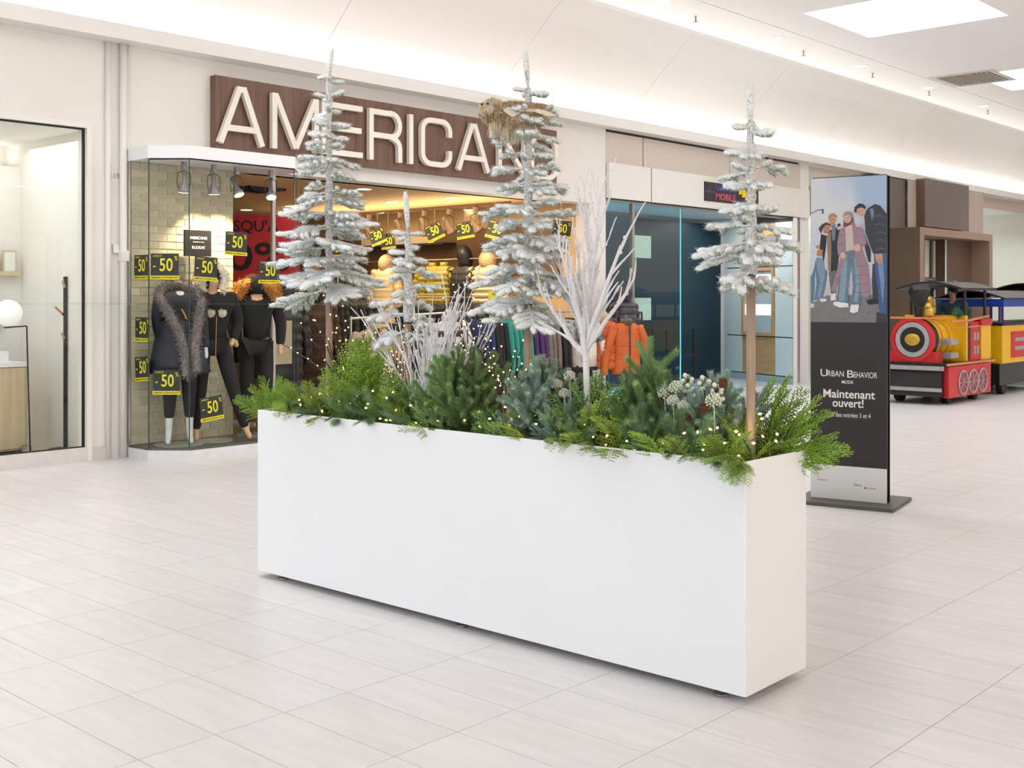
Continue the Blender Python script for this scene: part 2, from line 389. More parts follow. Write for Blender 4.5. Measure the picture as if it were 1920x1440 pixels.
# ---- left shop: frame, glass, interior
struct('trim_9', MB().box(-3, 5.335, YW-.02, YW+.1, 0, .13), M('sill_paint', (222, 216, 211), .45))
w1 = struct('window_1', MB().box(-3, 5.385, YW-.03, YW+.12, 3.15, 3.2).box(5.335, 5.385, YW-.03, YW+.12, 0, 3.15), m_trim)
obj('seal', MB().box(-3, 5.322, YW+.02, YW+.05, 3.135, 3.15).box(5.318, 5.334, YW+.02, YW+.05, .13, 3.15).box(-3, 5.32, YW+.02, YW+.05, .13, .14), m_black, w1)
G = glass('window_glass', (.99, .995, .99), .7)
obj('pane', MB().box(-3, 5.318, YW+.03, YW+.04, .14, 3.135), G, w1)
m_in = M('white_shop_paint', (238, 236, 229), .7, .01)
struct('wall_left', MB().box(-3, 7.2, 12.3, 12.4, 0, 2.95).box(-3.1, -3, 10.36, 12.6, 0, 3.3).box(5.6, 5.7, 10.61, 12.7, 0, 3.3).box(-3, 5.6, 12.65, 12.7, 0, 3.4), m_in)
struct('ceiling', MB().box(-3, 5.6, 10.6, 12.7, 3.2, 3.3), m_in)
area('white_shop_cove_light', (2, 12.5, 2.98), (7, .1), 14, (1, .97, .92), (PI, 0, 0))

# ------------------------------------------------------------------ bay window of the coat shop
BAY = [(5.76, 10.35), (5.76, 9.95), (6.01, 9.65), (7.23, 9.65), (7.5, 9.95), (7.5, 10.35)]
def bay_prism(off, z0, z1):
    c = (6.6, 10.35); q = [(5.74-off, 10.349), (5.74-off, 9.935-off*.6), (6.01-off*.5, 9.63-off), (7.23+off*.5, 9.63-off), (7.5+off, 9.935-off*.6), (7.5+off, 10.349)]
    return MB().prism([(x, y) for x, y in q], (0, 0, z0), (1, 0, 0), (0, 1, 0), (0, 0, 1), z1-z0)
struct('trim_10', bay_prism(0, 0, .095), M('bay_plinth', (232, 232, 232), .3))
struct('trim_6', bay_prism(.0, 2.87, 2.99), m_white)
struct('trim_7', bay_prism(-.03, .096, .115), M('window_deck', (92, 84, 76), .35, .1, 6, stretch=(1, 8, 1)))
wbay = struct('window_4', MB().box(5.745, 5.775, 10.3, 10.34, .115, 2.87).box(7.44, 7.48, 10.31, 10.35, .1, 2.87), M('aluminium', (176, 172, 168), .35, .04, metal=.7))
gb = glass('bay_glass', (.93, .96, .94), 1.0)
for a, b in zip(BAY[:-1], BAY[1:]):
    d = Vector((b[0]-a[0], b[1]-a[1], 0)); d.normalize()
    obj('pane', MB().bar((a[0]+d.x*.004, a[1]+d.y*.004, 1.49), (b[0]-d.x*.004, b[1]-d.y*.004, 1.49), 2.74, .01), gb, wbay)
edge = MB()
for x, y in BAY[1:5]: edge.tube([(x, y, .116), (x, y, 2.865)], .006, 6)
obj('edge_seal', edge, M('glass_edge_green', (38, 66, 54), .3), wbay)
obj('seal', MB().bar((5.76, 9.94, 2.863), (6.01, 9.645, 2.863), .012, .012).bar((6.01, 9.645, 2.863), (7.23, 9.645, 2.863), .012, .012), m_black, wbay)
# brick back wall of the bay: every brick a piece
bw = struct('wall_bay', MB().box(5.77, 6.93, 10.3, 10.34, .115, 2.868), M('mortar', (226, 216, 196), .9, .04, 20))
m_br = M('display_brick', (180, 174, 148), .85, .16, 9, bump=.5, rnd=.1)
random.seed(4)
BH, BL, mo = .0765, .196, .009
full = MB().box(0, BL-mo, -.006, 0, 0, BH-mo).mesh('brick', m_br); nrow = int(2.75/BH)
halfs = {}
for r in range(nrow+1):
    z = .118+r*BH; x = 5.772-(BL/2 if r % 2 else 0)
    while x < 6.925:
        a, b = max(x, 5.772), min(x+BL-mo, 6.928)
        if b-a > .02 and z+BH-mo < 2.868:
            key = round(b-a, 3)
            if key not in halfs: halfs[key] = MB().box(0, b-a, -.007, 0, 0, BH-mo).mesh('brick', m_br)
            o = bpy.data.objects.new('brick', halfs[key]); C.objects.link(o); o.parent = bw; o.location = (a, 10.3-random.random()*.003, z)
        x += BL

# ---- shop interior (coats)
m_tan = M('tan_plaster', (214, 180, 132), .8, .04, 2)
m_brown = M('brown_panel', (116, 88, 66), .7, .06, 2)
struct('wall_coat_shop', MB().box(12.96, 13.1, 10.61, 18.5, 0, 3.3), m_tan)
struct('wall_coat_shop', MB().box(5.7, 13.1, 18.5, 18.6, 0, 3.3), m_brown)
struct('trim_8', MB().box(12.9, 12.955, 10.9, 18.4, 1.9, 2.62), m_brown)
struct('ceiling', MB().box(5.7, 13.1, 10.36, 18.6, 2.93, 3.05), M('tan_ceiling', (214, 178, 128), .8, .05, 1.2))

# ------------------------------------------------------------------ AMERICANO sign
sgn = thing('shop_sign', 'long brown timber sign board reading AMERICANO above the coat shop', 'sign', (9.4, YW-.1, 3.06))
m_wd = M('sign_walnut', (112, 84, 68), .5, .22, 3, stretch=(5, 1, .25), rnd=.05)
xs = [6.69, 7.66, 8.55, 9.44, 10.33, 11.0, 12.11]
for a, b in zip(xs[:-1], xs[1:]): obj('board', MB().box(a, b-.003, YW-.1, YW-.001, 3.06, 3.835), m_wd, sgn)
def strip(pts, wd, closed=False):
    """offset outline quads of a 2-D polyline"""
    P = [Vector(p) for p in pts]; n = len(P); L = []; R = []
    for i in range(n):
        if closed: a, b = P[i-1], P[(i+1) % n]
        else: a, b = P[max(i-1, 0)], P[min(i+1, n-1)]
        d1 = (P[i]-a).normalized() if (P[i]-a).length > 1e-9 else (b-P[i]).normalized(); d2 = (b-P[i]).normalized() if (b-P[i]).length > 1e-9 else d1
        nn = Vector((-(d1+d2).y, (d1+d2).x)); nn = nn.normalized() if nn.length > 1e-6 else Vector((-d1.y, d1.x))
        c = max(.45, nn.dot(Vector((-d1.y, d1.x)))); L.append(P[i]+nn*wd/2/c); R.append(P[i]-nn*wd/2/c)
    q = [(L[i], L[i+1], R[i+1], R[i]) for i in range(n-1)]
    if closed: q.append((L[-1], L[0], R[0], R[-1]))
    return q
def arc(cx, cy, rx, ry, a0, a1, n=6):
    return [(cx+rx*math.cos(math.radians(a0+(a1-a0)*k/n)), cy+ry*math.sin(math.radians(a0+(a1-a0)*k/n))) for k in range(n+1)]
T = .085
LET = {  # strokes in a box of width w, height 1 (units of letter height)
 'A': lambda w: [[(T*.45, 0), (w/2-.035, 1)], [(w-T*.45, 0), (w/2+.035, 1)], [(w*.2, .27), (w*.8, .27)], [(w/2-.075, .958), (w/2+.075, .958)]],
 'M': lambda w: [[(T/2, 0), (T/2, 1)], [(w-T/2, 0), (w-T/2, 1)], [(T*.7, .98), (w/2, .045)], [(w-T*.7, .98), (w/2, .045)]],
 'E': lambda w: [[(T/2, 0), (T/2, 1)], [(.02, 1-T/2-.002), (w, 1-T/2-.002)], [(.02, .52), (w*.97, .52)], [(.02, T/2+.002), (w, T/2+.002)]],
 'R': lambda w: [[(T/2, 0), (T/2, 1)], [(.02, 1-T/2-.002), (w-.26, 1-T/2-.002)]+arc(w-.26, .72, .26-T/2, .28-T/2, 90, -90, 10)+[(.02, .44+T/2)], [(w-.3, .44+T/2)]+arc(w-.28, .27, .28-T/2, .2, 75, 0, 6)+[(w-T/2, 0)]],
 'I': lambda w: [[(w/2, 0), (w/2, 1)]],
 'C': lambda w: [[(w-T/2, .64), (w-T/2, .74)]+arc(w-.28, .74, .28-T/2, .26-T/2, 0, 90)+arc(.28, .74, .28-T/2, .26-T/2, 90, 180)+arc(.28, .26, .28-T/2, .26-T/2, 180, 270)+arc(w-.28, .26, .28-T/2, .26-T/2, 270, 360)+[(w-T/2, .36)]],
 'N': lambda w: [[(T/2, 0), (T/2, 1)], [(w-T/2, 0), (w-T/2, 1)], [(T*.6, .97), (w-T*.6, .03)]],
 'O': lambda w: [arc(w-.28, .74, .28-T/2, .26-T/2, 0, 90)+arc(.28, .74, .28-T/2, .26-T/2, 90, 180)+arc(.28, .26, .28-T/2, .26-T/2, 180, 270)+arc(w-.28, .26, .28-T/2, .26-T/2, 270, 360)],
}
T = .105
m_let = M('sign_letter_face', (246, 238, 226), .4, .01)
LZ, LH = 3.14, .592
for ch, a, b in zip('AMERICANO', (6.681, 7.346, 8.009, 8.695, 9.299, 9.507, 10.122, 10.868, 11.501), (7.25, 7.965, 8.591, 9.197, 9.394, 10.029, 10.708, 11.415, 12.05)):
    w_ = (b-a)/LH; mb = MB()
    for n_, st in enumerate(LET[ch](w_)):
        for q in strip(st, T, ch == 'O'):
            mb.prism([(p[0]*LH, p[1]*LH) for p in q], (a, YW-.17-n_*.0015, LZ), (1, 0, 0), (0, 0, 1), (0, 1, 0), .055)
    o = obj('letter', mb, m_let, sgn)
    obj('standoff', MB().box(a+.02, a+.04, YW-.115, YW-.101, LZ+.03, LZ+.05), m_dark, o)

# ------------------------------------------------------------------ third shop (phones): panels, fascia, glass, displays
m_pan = M('fascia_panel_beige', (214, 202, 190), .45, .02)
m_pan2 = M('fascia_panel_white', (236, 233, 228), .4, .012)
s3 = struct('wall_phone_shop', MB().box(13.33, 19.1, YW+.04, YW+.2, 2.99, 4.06), M('panel_gap', (44, 38, 36), .7))
for a, b in ((13.335, 14.24), (14.265, 16.69), (16.715, 19.09)): obj('panel', MB().box(a, b, YW, YW+.039, 3.5, 3.965), m_pan, s3)
for a, b in ((13.335, 14.37), (14.4, 16.79), (16.82, 19.35)): obj('panel', MB().box(a, b, YW-.06, YW-.001, 3.0, 3.515), m_pan2, s3)
w5 = struct('window_2', MB().box(13.33, 19.1, YW+.05, YW+.09, 2.96, 2.99).box(14.02, 14.08, YW+.03, YW+.09, 0, 2.96).box(13.33, 15.3, YW+.02, YW+.1, 0, .05), M('aluminium', (176, 172, 168)))
obj('pane', MB().box(13.34, 15.33, YW+.05, YW+.062, .05, 2.95), glass('phone_glass', (.9, .97, .98), 1.3), w5)
obj('edge_seal', MB().box(15.325, 15.337, YW+.048, YW+.064, .05, 2.96), M('lit_glass_edge', (120, 220, 230), .3, 0, emit=((70, 190, 210), .5)), w5)
# little note sheets on the glass
for z, l in ((2.15, 'pale paper notice taped high inside the phone shop window'), (1.2, 'pale paper notice taped low inside the phone shop window')):
    single('paper_notice', MB().box(14.09, 14.55, YW+.066, YW+.069, z, z+.34), M('notice_paper', (222, 232, 214), .8), l, 'notice')
m_navy = M('navy_panel', (12, 44, 58), .5, .1, 2)
struct('wall_phone_shop', MB().box(13.1, 15.6, 14.2, 14.3, 0, 3.1).box(15.6, 19.6, 12.2, 12.3, 0, 2.96), m_navy)
struct('wall_phone_shop', MB().box(19.36, 19.42, 10.6, 14.4, 0, 3.9), m_pan2)
struct('ceiling', MB().box(13.1, 19.42, 10.55, 14.4, 3.04, 3.1), M('blue_ceiling', (206, 216, 224), .8))
# angled display wall: frames, wood panels, screen
A0, A1 = Vector((19.28, 12.0, 0)), Vector((18.47, 10.12, 0)); ad = (A1-A0).normalized(); an = Vector((ad.y, -ad.x, 0)); an = an if an.x < 0 else -an
AL = (A1-A0).length
def apr(a, b, z0, z1, o0, o1, mb=None):
    mb = mb or MB(); p = A0+ad*a+an*o0; return mb.prism([(0, z0), (b-a, z0), (b-a, z1), (0, z1)], p, ad, (0, 0, 1), an, o1-o0)
dw = thing('display_wall', 'pale display wall with oak panels and framed white screen in the phone shop', 'display', A0)
def dobj(n, mb, m): return obj(n, mb, m, dw)
m_cy = M('pale_glass_panel', (220, 232, 232), .25, .02)
m_oak = M('oak_veneer', (196, 158, 112), .5, .12, 4, stretch=(1, 1, 6))
dobj('backing', apr(0, AL, 0, 2.96, -.05, 0), M('joint_dark', (70, 70, 68), .6)); dobj('end_trim', apr(AL+.002, AL+.02, 0, 2.96, -.05, .035), m_pan2)
dobj('plinth', apr(0, AL, 0, .12, .001, .03), M('plinth_grey', (170, 186, 192), .5))
for z0, z1 in ((.14, .82), (.84, 2.1), (2.12, 2.9)):
    dobj('side_panel', apr(.0, .52, z0, z1, .001, .03), m_cy); dobj('side_panel', apr(1.53, AL-.02, z0, z1, .001, .03), m_cy)
dobj('oak_panel', apr(.54, 1.51, .14, .82, .001, .03), m_oak); dobj('oak_panel', apr(.54, 1.51, 2.12, 2.9, .001, .03), m_oak)
fr = apr(.54, 1.51, .84, .9, .001, .06); apr(.54, 1.51, 2.04, 2.1, .001, .06, fr); apr(.54, .6, .9, 2.04, .001, .06, fr); apr(1.45, 1.51, .9, 2.04, .001, .06, fr)
dobj('frame', fr, m_oak)
dobj('screen', apr(.601, 1.449, .901, 2.039, .005, .03), M('screen_grey', (188, 200, 208), .12, .03, 2))
arcm = MB()
dobj('lamp_glow', apr(.62, 1.43, 1.72, 1.97, .0301, .034), M('lit_strip', (250, 248, 232), .5, 0, emit=((255, 250, 230), .8)))
dobj('lamp_glow', apr(.62, 1.43, 1.22, 1.42, .0301, .034), M('lit_strip', (250, 248, 232)))
# railing in front of the navy panel
rl = thing('railing', 'thin dark metal railing inside the blue-lit phone shop', 'railing', (16.2, 11.6, 0))
for k in range(7): obj('post', MB().box(15.0+k*.42, 15.03+k*.42, 11.6, 11.63, 0, .98), m_dark, rl)
obj('rail', MB().box(15.0, 17.55, 11.6, 11.63, .98, 1.01), m_dark, rl); obj('rail', MB().box(15.0, 17.55, 11.6, 11.63, .5, .52), m_dark, rl)
# colour blocks of the window display seen behind the glass
for k, (x, y, l, c) in enumerate(((13.5, 11.6, 'low teal display plinth behind the phone shop glass', (0, 120, 150)), (14.6, 12.4, 'tall teal display panel at the back of the phone shop', (0, 96, 120)))):
    h_ = (.9, 2.3)[k]; t = thing('display_stand', l, 'display', (x, y, 0)); obj('body', MB().box(x, x+.7, y, y+.4, .05, h_), M('teal_%d' % k, c, .4), t); obj('foot', MB().box(x+.05, x+.65, y+.05, y+.35, 0, .05), m_black, t)
# logo plate
t = thing('logo_plate', 'small black logo plate with violet and pink letters on the white fascia', 'sign', (15.83, YW-.075, 3.11))
obj('plate', MB().box(15.83, 17.5, YW-.075, YW-.061, 3.11, 3.42), M('plate_black', (40, 32, 38), .4), t)
vi, pk, yl = M('violet_print', (92, 66, 180), .5), M('pink_print', (232, 84, 128), .5), M('yellow_print', (244, 206, 20), .5)
obj('stripe', MB().box(15.84, 16.12, YW-.0775, YW-.0752, 3.255, 3.262).box(15.84, 16.12, YW-.0775, YW-.0752, 3.272, 3.279), vi, t)
text('lettering', 'UNIVERS', .15, vi, t, (.32, -.002, .235), align='LEFT', bold=.006, fit=.66)
text('lettering', 'MOBILE', .15, pk, t, (.32, -.002, .085), align='LEFT', bold=.006, fit=.6)
yb = MB()
for k in range(4): yb.prism([(0, 0), (.1, 0), (.14, .12), (.04, .14)], (16.86+.1*k, YW-.0755, 3.28-.045*k), (1, 0, 0), (0, 0, 1), (0, -1, 0), .003)
obj('emblem', yb, yl, t)

# ------------------------------------------------------------------ fourth and fifth shop, bronze portal
m_gw = M('pale_green_wall', (214, 222, 206), .7, .02)
struct('wall_far_shops', MB().box(19.42, 34, 14.3, 14.4, 0, 4.2), m_gw)
struct('wall_far_shops', MB().box(27.6, 27.75, 10.6, 14.3, 0, 4).box(22.6, 22.75, 10.6, 14.3, 0, 4), m_gw)
struct('ceiling', MB().box(19.42, 34, 10.6, 14.4, 3.9, 4.0), m_in)
w6 = struct('window_3', MB().box(19.42, 22.9, YW+.05, YW+.1, 3.62, 3.98).box(22.2, 22.3, YW+.02, YW+.1, 0, 3.62), m_pan)
obj('pane', MB().box(19.43, 22.9, YW+.06, YW+.072, .05, 3.61), glass('far_glass', (.96, .985, .965), 1), w6)
w7 = struct('window_4', MB().box(27.98, 34, YW+.03, YW+.1, 3.72, 3.98).box(27.98, 34, YW+.02, YW+.1, 0, .05), M('pink_beam', (206, 186, 176), .5))
obj('pane', MB().box(27.98, 30.4, YW+.06, YW+.072, .05, 3.71), glass('far_glass'), w7); obj('pane', MB().box(30.42, 34, YW+.06, YW+.072, .05, 3.71), glass('far_glass'), w7)
t = thing('partition_board', 'tall pale grey partition boards inside the far right shop', 'partition', (29, 12.6, 0))
obj('board', MB().box(28.1, 30.6, 12.6, 12.66, 0, 2.9), M('board_grey', (206, 206, 192), .7), t); obj('board', MB().box(30.63, 33.8, 12.5, 12.56, 0, 2.75), M('board_grey'  , (206, 206, 192)), t)
tag(area('partition_light', (31, 12.75, 2.95), (5, .1), 16, (1, 1, .97), (PI, 0, 0)))
# bronze portal
mb1 = M('bronze_front', (156, 130, 114), .45, .05, 3); mb2 = M('bronze_dark', (100, 78, 62), .5, .06, 2)
PY = 9.6
t = thing('portal_frame', 'big bronze portal frame around a folding grille at the far right', 'doorway', (24.6, PY, 0))
obj('jamb', MB().box(22.62, 22.82, PY, 10.349, 0, 2.81), mb1, t); obj('jamb', MB().box(26.38, 26.57, PY, 10.349, 0, 2.81), mb1, t)
obj('head', MB().box(22.62, 26.57, PY, 10.349, 2.811, 2.965), mb1, t)
obj('side_cheek', MB().box(22.6, 22.619, PY+.002, 10.349, 0, 2.96), mb2, t)
obj('inner_wall', MB().box(24.9, 26.379, 10.0, 10.34, .01, 2.81), mb2, t)
t = thing('folding_grille', 'closed folding grille of slim framed panes in the bronze portal', 'grille', (23.8, 10.2, 0))
fr = M('grille_frame', (134, 120, 110), .4, .05, 3); gp = M('grille_pane', (214, 212, 204), .3, .04, 2)
for k in range(9):
    x = 22.85+k*.225; dy = .05 if k % 2 else 0
    obj('stile', MB().box(x, x+.04, 10.18+dy, 10.22+dy, .02, 2.8), fr, t)
    for z0, z1 in ((.05, 1.9), (1.98, 2.78)): obj('pane', MB().box(x+.045, x+.2, 10.2+dy, 10.206+dy, z0, z1), gp, t)
obj('rail', MB().box(22.83, 24.88, 10.19, 10.23, 1.92, 1.96), fr, t)
obj('edge_strip', MB().box(24.86, 24.9, 9.98, 10.0, .02, 2.8), m_white, t)
t = thing('bulkhead_box', 'taupe metal bulkhead box above the bronze portal', 'cladding', (25.3, 10.05, 2.97))
obj('front', MB().box(23.2, 27.35, 10.1, 10.119, 2.97, 3.985), M('taupe_metal', (186, 170, 156), .4, .06, 2), t)
obj('cheek', MB().box(21.6, 21.62, 10.0, 10.349, 2.97, 3.98).box(21.6, 23.199, 10.16, 10.18, 2.97, 3.98), M('dark_taupe', (104, 96, 88), .4), t)
t = thing('blank_sign_box', 'dark brown blank sign box hung over the taupe bulkhead', 'sign', (24.8, 9.9, 3.03))
obj('face', MB().box(23.6, 25.96, 9.9, 9.93, 3.03, 4.04), M('sign_umber', (112, 100, 94), .4, .06, 2), t)
obj('side', MB().box(23.6, 25.96, 9.931, 10.09, 3.04, 4.03), mb2, t)

# ------------------------------------------------------------------ white shop interior
m_lo = M('light_oak', (206, 188, 152), .5, .1, 3, stretch=(6, 1, .3))
t = thing('sideboard', 'pale oak sideboard with white top in the left shop window', 'cabinet', (4.5, 11.6, 0))
obj('body', MB().box(3.6, 5.24, 11.37, 11.8, .03, .86), m_lo, t); obj('top', MB().box(3.58, 5.25, 11.35, 11.82, .861, .9), m_white, t)
obj('door', MB().box(3.62, 4.4, 11.355, 11.3695, .05, .85), m_lo, t); obj('door', MB().box(4.42, 5.22, 11.355, 11.3695, .05, .85), m_lo, t); obj('plinth', MB().box(3.65, 5.2, 11.39, 11.78, 0, .03), m_dark, t)
t = thing('stack_of_boxes', 'flat white box on the oak sideboard', 'box', (4.98, 11.5, .9)); obj('box_body', MB().box(4.8, 5.09, 11.45, 11.65, .901, .97), m_white, t); obj('lid', MB().box(4.795, 5.095, 11.445, 11.655, .971, 1.01), m_white, t)
t = thing('louvred_stand', 'white slatted display stand on the oak sideboard', 'display', (5.0, 11.6, 1.01)); obj('back', MB().box(4.93, 5.03, 11.56, 11.6, 1.011, 1.28), m_white, t)
for k in range(9): obj('slat', MB().box(4.93, 5.03, 11.545, 11.559, 1.03+k*.027, 1.045+k*.027), M('slat_grey', (214, 212, 206), .5), t)
t = thing('globe_floor_lamp', 'black stick floor lamp with an opal white globe', 'lamp', (5.22, 11.3, 0))
obj('globe', MB().ball((5.0, 11.25, 1.395), .13, 24, 16), M('opal_glass', (250, 250, 246), .3, 0, emit=((255, 252, 244), .25)), t, smooth=True)
obj('arm', MB().tube([(4.98, 11.3, 1.252), (5.205, 11.3, 1.265)], .007, 8).tube([(5.03, 11.28, 1.255), (5.01, 11.26, 1.27)], .012, 8), m_black, t)
obj('pole', MB().tube([(5.205, 11.3, 1.266), (5.24, 11.3, .012)], .008, 8), m_black, t); obj('base', MB().spin((5.1, 11.3, 0), [(.14, 0), (.14, .01), (0, .012)], 24), m_black, t)
cd_ = MB().tube([(5.24, 11.28, .03), (5.2, 11.2, .09), (5.1, 11.15, .1), (5.0, 11.12, .03), (4.9, 11.1, .006)], .004, 6); obj('cord', cd_, m_dark, t)
t = thing('coat_stand', 'black coat stand with six wooden pegs by the shop window', 'coat stand', (5.58, 11.25, 0))
obj('pole', MB().box(5.565, 5.595, 11.235, 11.265, .02, 1.76), m_black, t); obj('base', MB().spin((5.58, 11.25, 0), [(.16, 0), (.16, .018), (.03, .022)], 24), m_black, t)
m_peg = M('peg_wood', (204, 160, 104), .5, .1, 10)
for (u1, v1, u2, v2) in ((123, 542, 117, 527), (126, 566, 131, 552), (120, 591, 103, 575), (126, 614, 145, 599), (121, 638, 116, 624), (126, 661, 131, 645)):
    a, b = Vector(WY(u1, v1, 11.25)), Vector(WY(u2, v2, 11.22)); m = a+(b-a)*.25
    p = obj('peg', MB().tube([m, b], .012, 8), m_peg, t); obj('socket', MB().tube([a, m], .011, 8), m_black, p)
for k, (z, l) in enumerate(((1.78, 'upper narrow wooden picture ledge on the white shop wall'), (1.28, 'lower narrow wooden picture ledge behind the globe lamp'))):
    x1 = 5.56 if k == 0 else 5.4
    t = thing('picture_ledge', l, 'shelf', (5.2, 12.22, z)); obj('shelf_board', MB().box(4.6, x1, 12.2, 12.299, z, z+.015), m_lo, t); obj('lip', MB().box(4.6, x1, 12.19, 12.199, z, z+.045), m_lo, t)
    for q, (a, b, c, l2) in enumerate((((5.13, 5.34, (238, 220, 84), 'yellow card in a pale frame on the upper ledge'), (5.37, 5.52, (232, 236, 226), 'white card in a pale frame on the upper ledge')) if k == 0 else ((5.1, 5.3, (150, 132, 116), 'brown printed frame on the lower ledge'),))):
        f_ = thing('framed_card', l2, 'picture', ((a+b)/2, 12.215, z+.015)); obj('frame', MB().box(a, b, 12.215, 12.23, z+.016, z+.27), m_lo, f_); obj('card', MB().box(a+.02, b-.02, 12.212, 12.2145, z+.04, z+.25), M('card_%d%d' % (k, q), c, .6), f_)
t = thing('power_outlet', 'steel power outlet low on the white shop wall', 'outlet', WY(109, 800, 12.29)); l = t.location
obj('plate', MB().box(l.x-.035, l.x+.035, 12.288, 12.299, l.z-.06, l.z+.06), m_steel, t); 
for dz in (-.028, .028): obj('socket', MB().box(l.x-.018, l.x+.018, 12.285, 12.2879, l.z+dz-.016, l.z+dz+.016), m_white, t)

# ------------------------------------------------------------------ sale cards (-50%)
m_pk = M('card_black', (40, 44, 40), .5, .06, 10); m_yel = M('card_yellow', (232, 218, 40), .5, .02)
def sale_card():
    t = thing('sale_card', '', 'sale card', (0, 0, 0))
    obj('card', MB().box(-.135, .135, 0, .002, -.075, .135), m_pk, t, False)
    s_ = obj('strip', MB().box(-.14, .14, -.0015, .002, -.112, -.075), m_yel, t, False)
    text('print', 'SEMAINE DU BOXING DAY', .021, m_black, s_, (0, -.002, -.094), bold=.03, depth=.0003)
    text('figures', '50', .172, m_yel, t, (.012, -.002, .022), bold=.014, sx=.78, depth=.0005)
    text('minus', '-', .1, m_yel, t, (-.1, -.002, .02), bold=.01, depth=.0005)
    text('percent', '%', .062, m_yel, t, (.108, -.002, .088), bold=.005, sx=.8, depth=.0005)
    text('small_print', "JUSQU'À", .022, m_yel, t, (-.07, -.002, .112), bold=.01, depth=.0003)
    return t
card0 = sale_card(); used = [False]
def place_card(loc, rz, label, scale=1., group=None):
    if not used[0]:
        used[0] = True; card0.location = loc; card0.rotation_euler = rz if hasattr(rz, '__len__') else (0, 0, rz); card0['label'] = label; card0.scale = (scale,)*3
        if group: card0['group'] = group
        return card0
    return dup(card0, loc, rz, label, scale, group)
gp_ = 'sale cards on the bay window'
GY = 9.665
for u, v, l, tilt in ((386, 506, 'sale card in front of the fur-hooded mannequin, under the small black board', .05), (443, 459, 'sale card highest up on the bay glass', .04), (397, 768, 'lowest sale card, over the shins of the dark suited mannequin', -.1), (505, 512, 'sale card beside the orange fur hood near the bay corner', .0)):
    p = WY(u, v, GY); place_card(p, (0, tilt, 0), l, .93, gp_)
def on_seg(u, v, a, b, inset=.014):
    """point of the glass plane a-b seen at pixel u,v"""
    d = ray(u, v); ax, ay = a; bx, by = b; nx, ny = (by-ay), -(bx-ax); t_ = (ax*nx+ay*ny)/(d[0]*nx+d[1]*ny)
    L = math.hypot(nx, ny); s_ = inset if (ny*1 < 0 or True) else inset
    return (d[0]*t_, d[1]*t_, CAMH+d[2]*t_)
cham = math.atan2(9.65-9.95, 6.01-5.76)
for u, v, l, tilt, sc_ in ((309, 502, 'upper sale card on the angled pane, above the grey fur collar', 0, 1.), (312, 719, 'lower sale card on the angled pane, at the black capri trousers', 0, .95)):
    p = on_seg(u, v, (5.785, 9.94), (6.015, 9.668)); place_card(p, (0, tilt, cham), l, sc_*1.0, gp_)
for u, v, l, tilt in ((264, 503, 'top sale card on the narrow left side pane', 0), (266, 620, 'middle sale card on the narrow left side pane', 0), (266, 694, 'bottom sale card on the narrow left side pane, slightly tilted', -.08)):
    p = on_seg(u, v, (5.772, 10.3), (5.772, 9.95)); place_card((5.776, min(max(p[1], 10.09), 10.14), p[2]), (0, tilt, -PI/2), l, .95, gp_)
# black board hung in the bay
p = WY(372, 456, 10.1); t = thing('hanging_board', 'square black board reading AMERICANO hung above the mannequins', 'sign', p)
obj('board', MB().box(p[0]-.15, p[0]+.15, 10.1, 10.13, p[2]-.13, p[2]+.13), M('board_black', (34, 32, 30), .5), t)
obj('cord', MB().tube([(p[0]-.1, 10.11, p[2]+.13), (p[0], 10.11, p[2]+.2), (p[0]+.1, 10.11, p[2]+.13)], .002, 5), m_dark, t)
m_wp = M('white_print', (240, 238, 232), .5)
text('lettering', 'AMERICANO', .042, m_wp, t, (0, -.002, .05), bold=.008, fit=.2); text('lettering', 'FOURRURE ET CUIR', .014, m_wp, t, (0, -.002, .01), bold=.01); text('lettering', 'RUDSAK', .042, m_wp, t, (0, -.002, -.045), bold=.008, fit=.15)
# track heads in the bay: stem, yoke, lamp
m_gr = M('spot_grey', (150, 150, 150), .4, .05, 8, metal=.5); m_glow = M('spot_glow', (255, 236, 200), .5, 0, emit=((255, 226, 176), 9))
def track_head(loc, aim, label, on=True, m=m_gr, group='spotlights of the bay window', s=1.):
    t = thing('track_spotlight', label, 'spotlight', loc, 0, group); o = Vector((0, 0, 0))
    obj('adapter', MB().box(-.02*s, .02*s, -.02*s, .02*s, -.075*s, 0), m, t, False)
    obj('yoke', MB().tube([(-.06*s, 0, -.26*s), (-.075*s, 0, -.2*s), (-.07*s, 0, -.11*s), (0, 0, -.085*s), (.07*s, 0, -.11*s), (.075*s, 0, -.2*s), (.06*s, 0, -.26*s)], .004*s, 6), m_dark, t, False)
    d = Vector(aim).normalized(); q = d.to_track_quat('Z', 'Y').to_matrix().to_4x4(); c = Vector((0, 0, -.22*s)); 
    body = MB().spin((0, 0, 0), [(.022*s, -.13*s), (.024*s, -.02*s), (.03*s, 0), (.055*s, .05*s), (.058*s, .07*s), (.05*s, .072*s)], 20)
    body.v = [tuple(q @ Vector(v)+c) for v in body.v]; obj('lamp_housing', body, m, t, False, True)
    ln = MB().spin((0, 0, 0), [(.048*s, .0725*s), (.048*s, .075*s), (0, .077*s)], 20); ln.v = [tuple(q @ Vector(v)+c) for v in ln.v]
    obj('lens', ln, m_glow if on else m_dark, t, False); return t
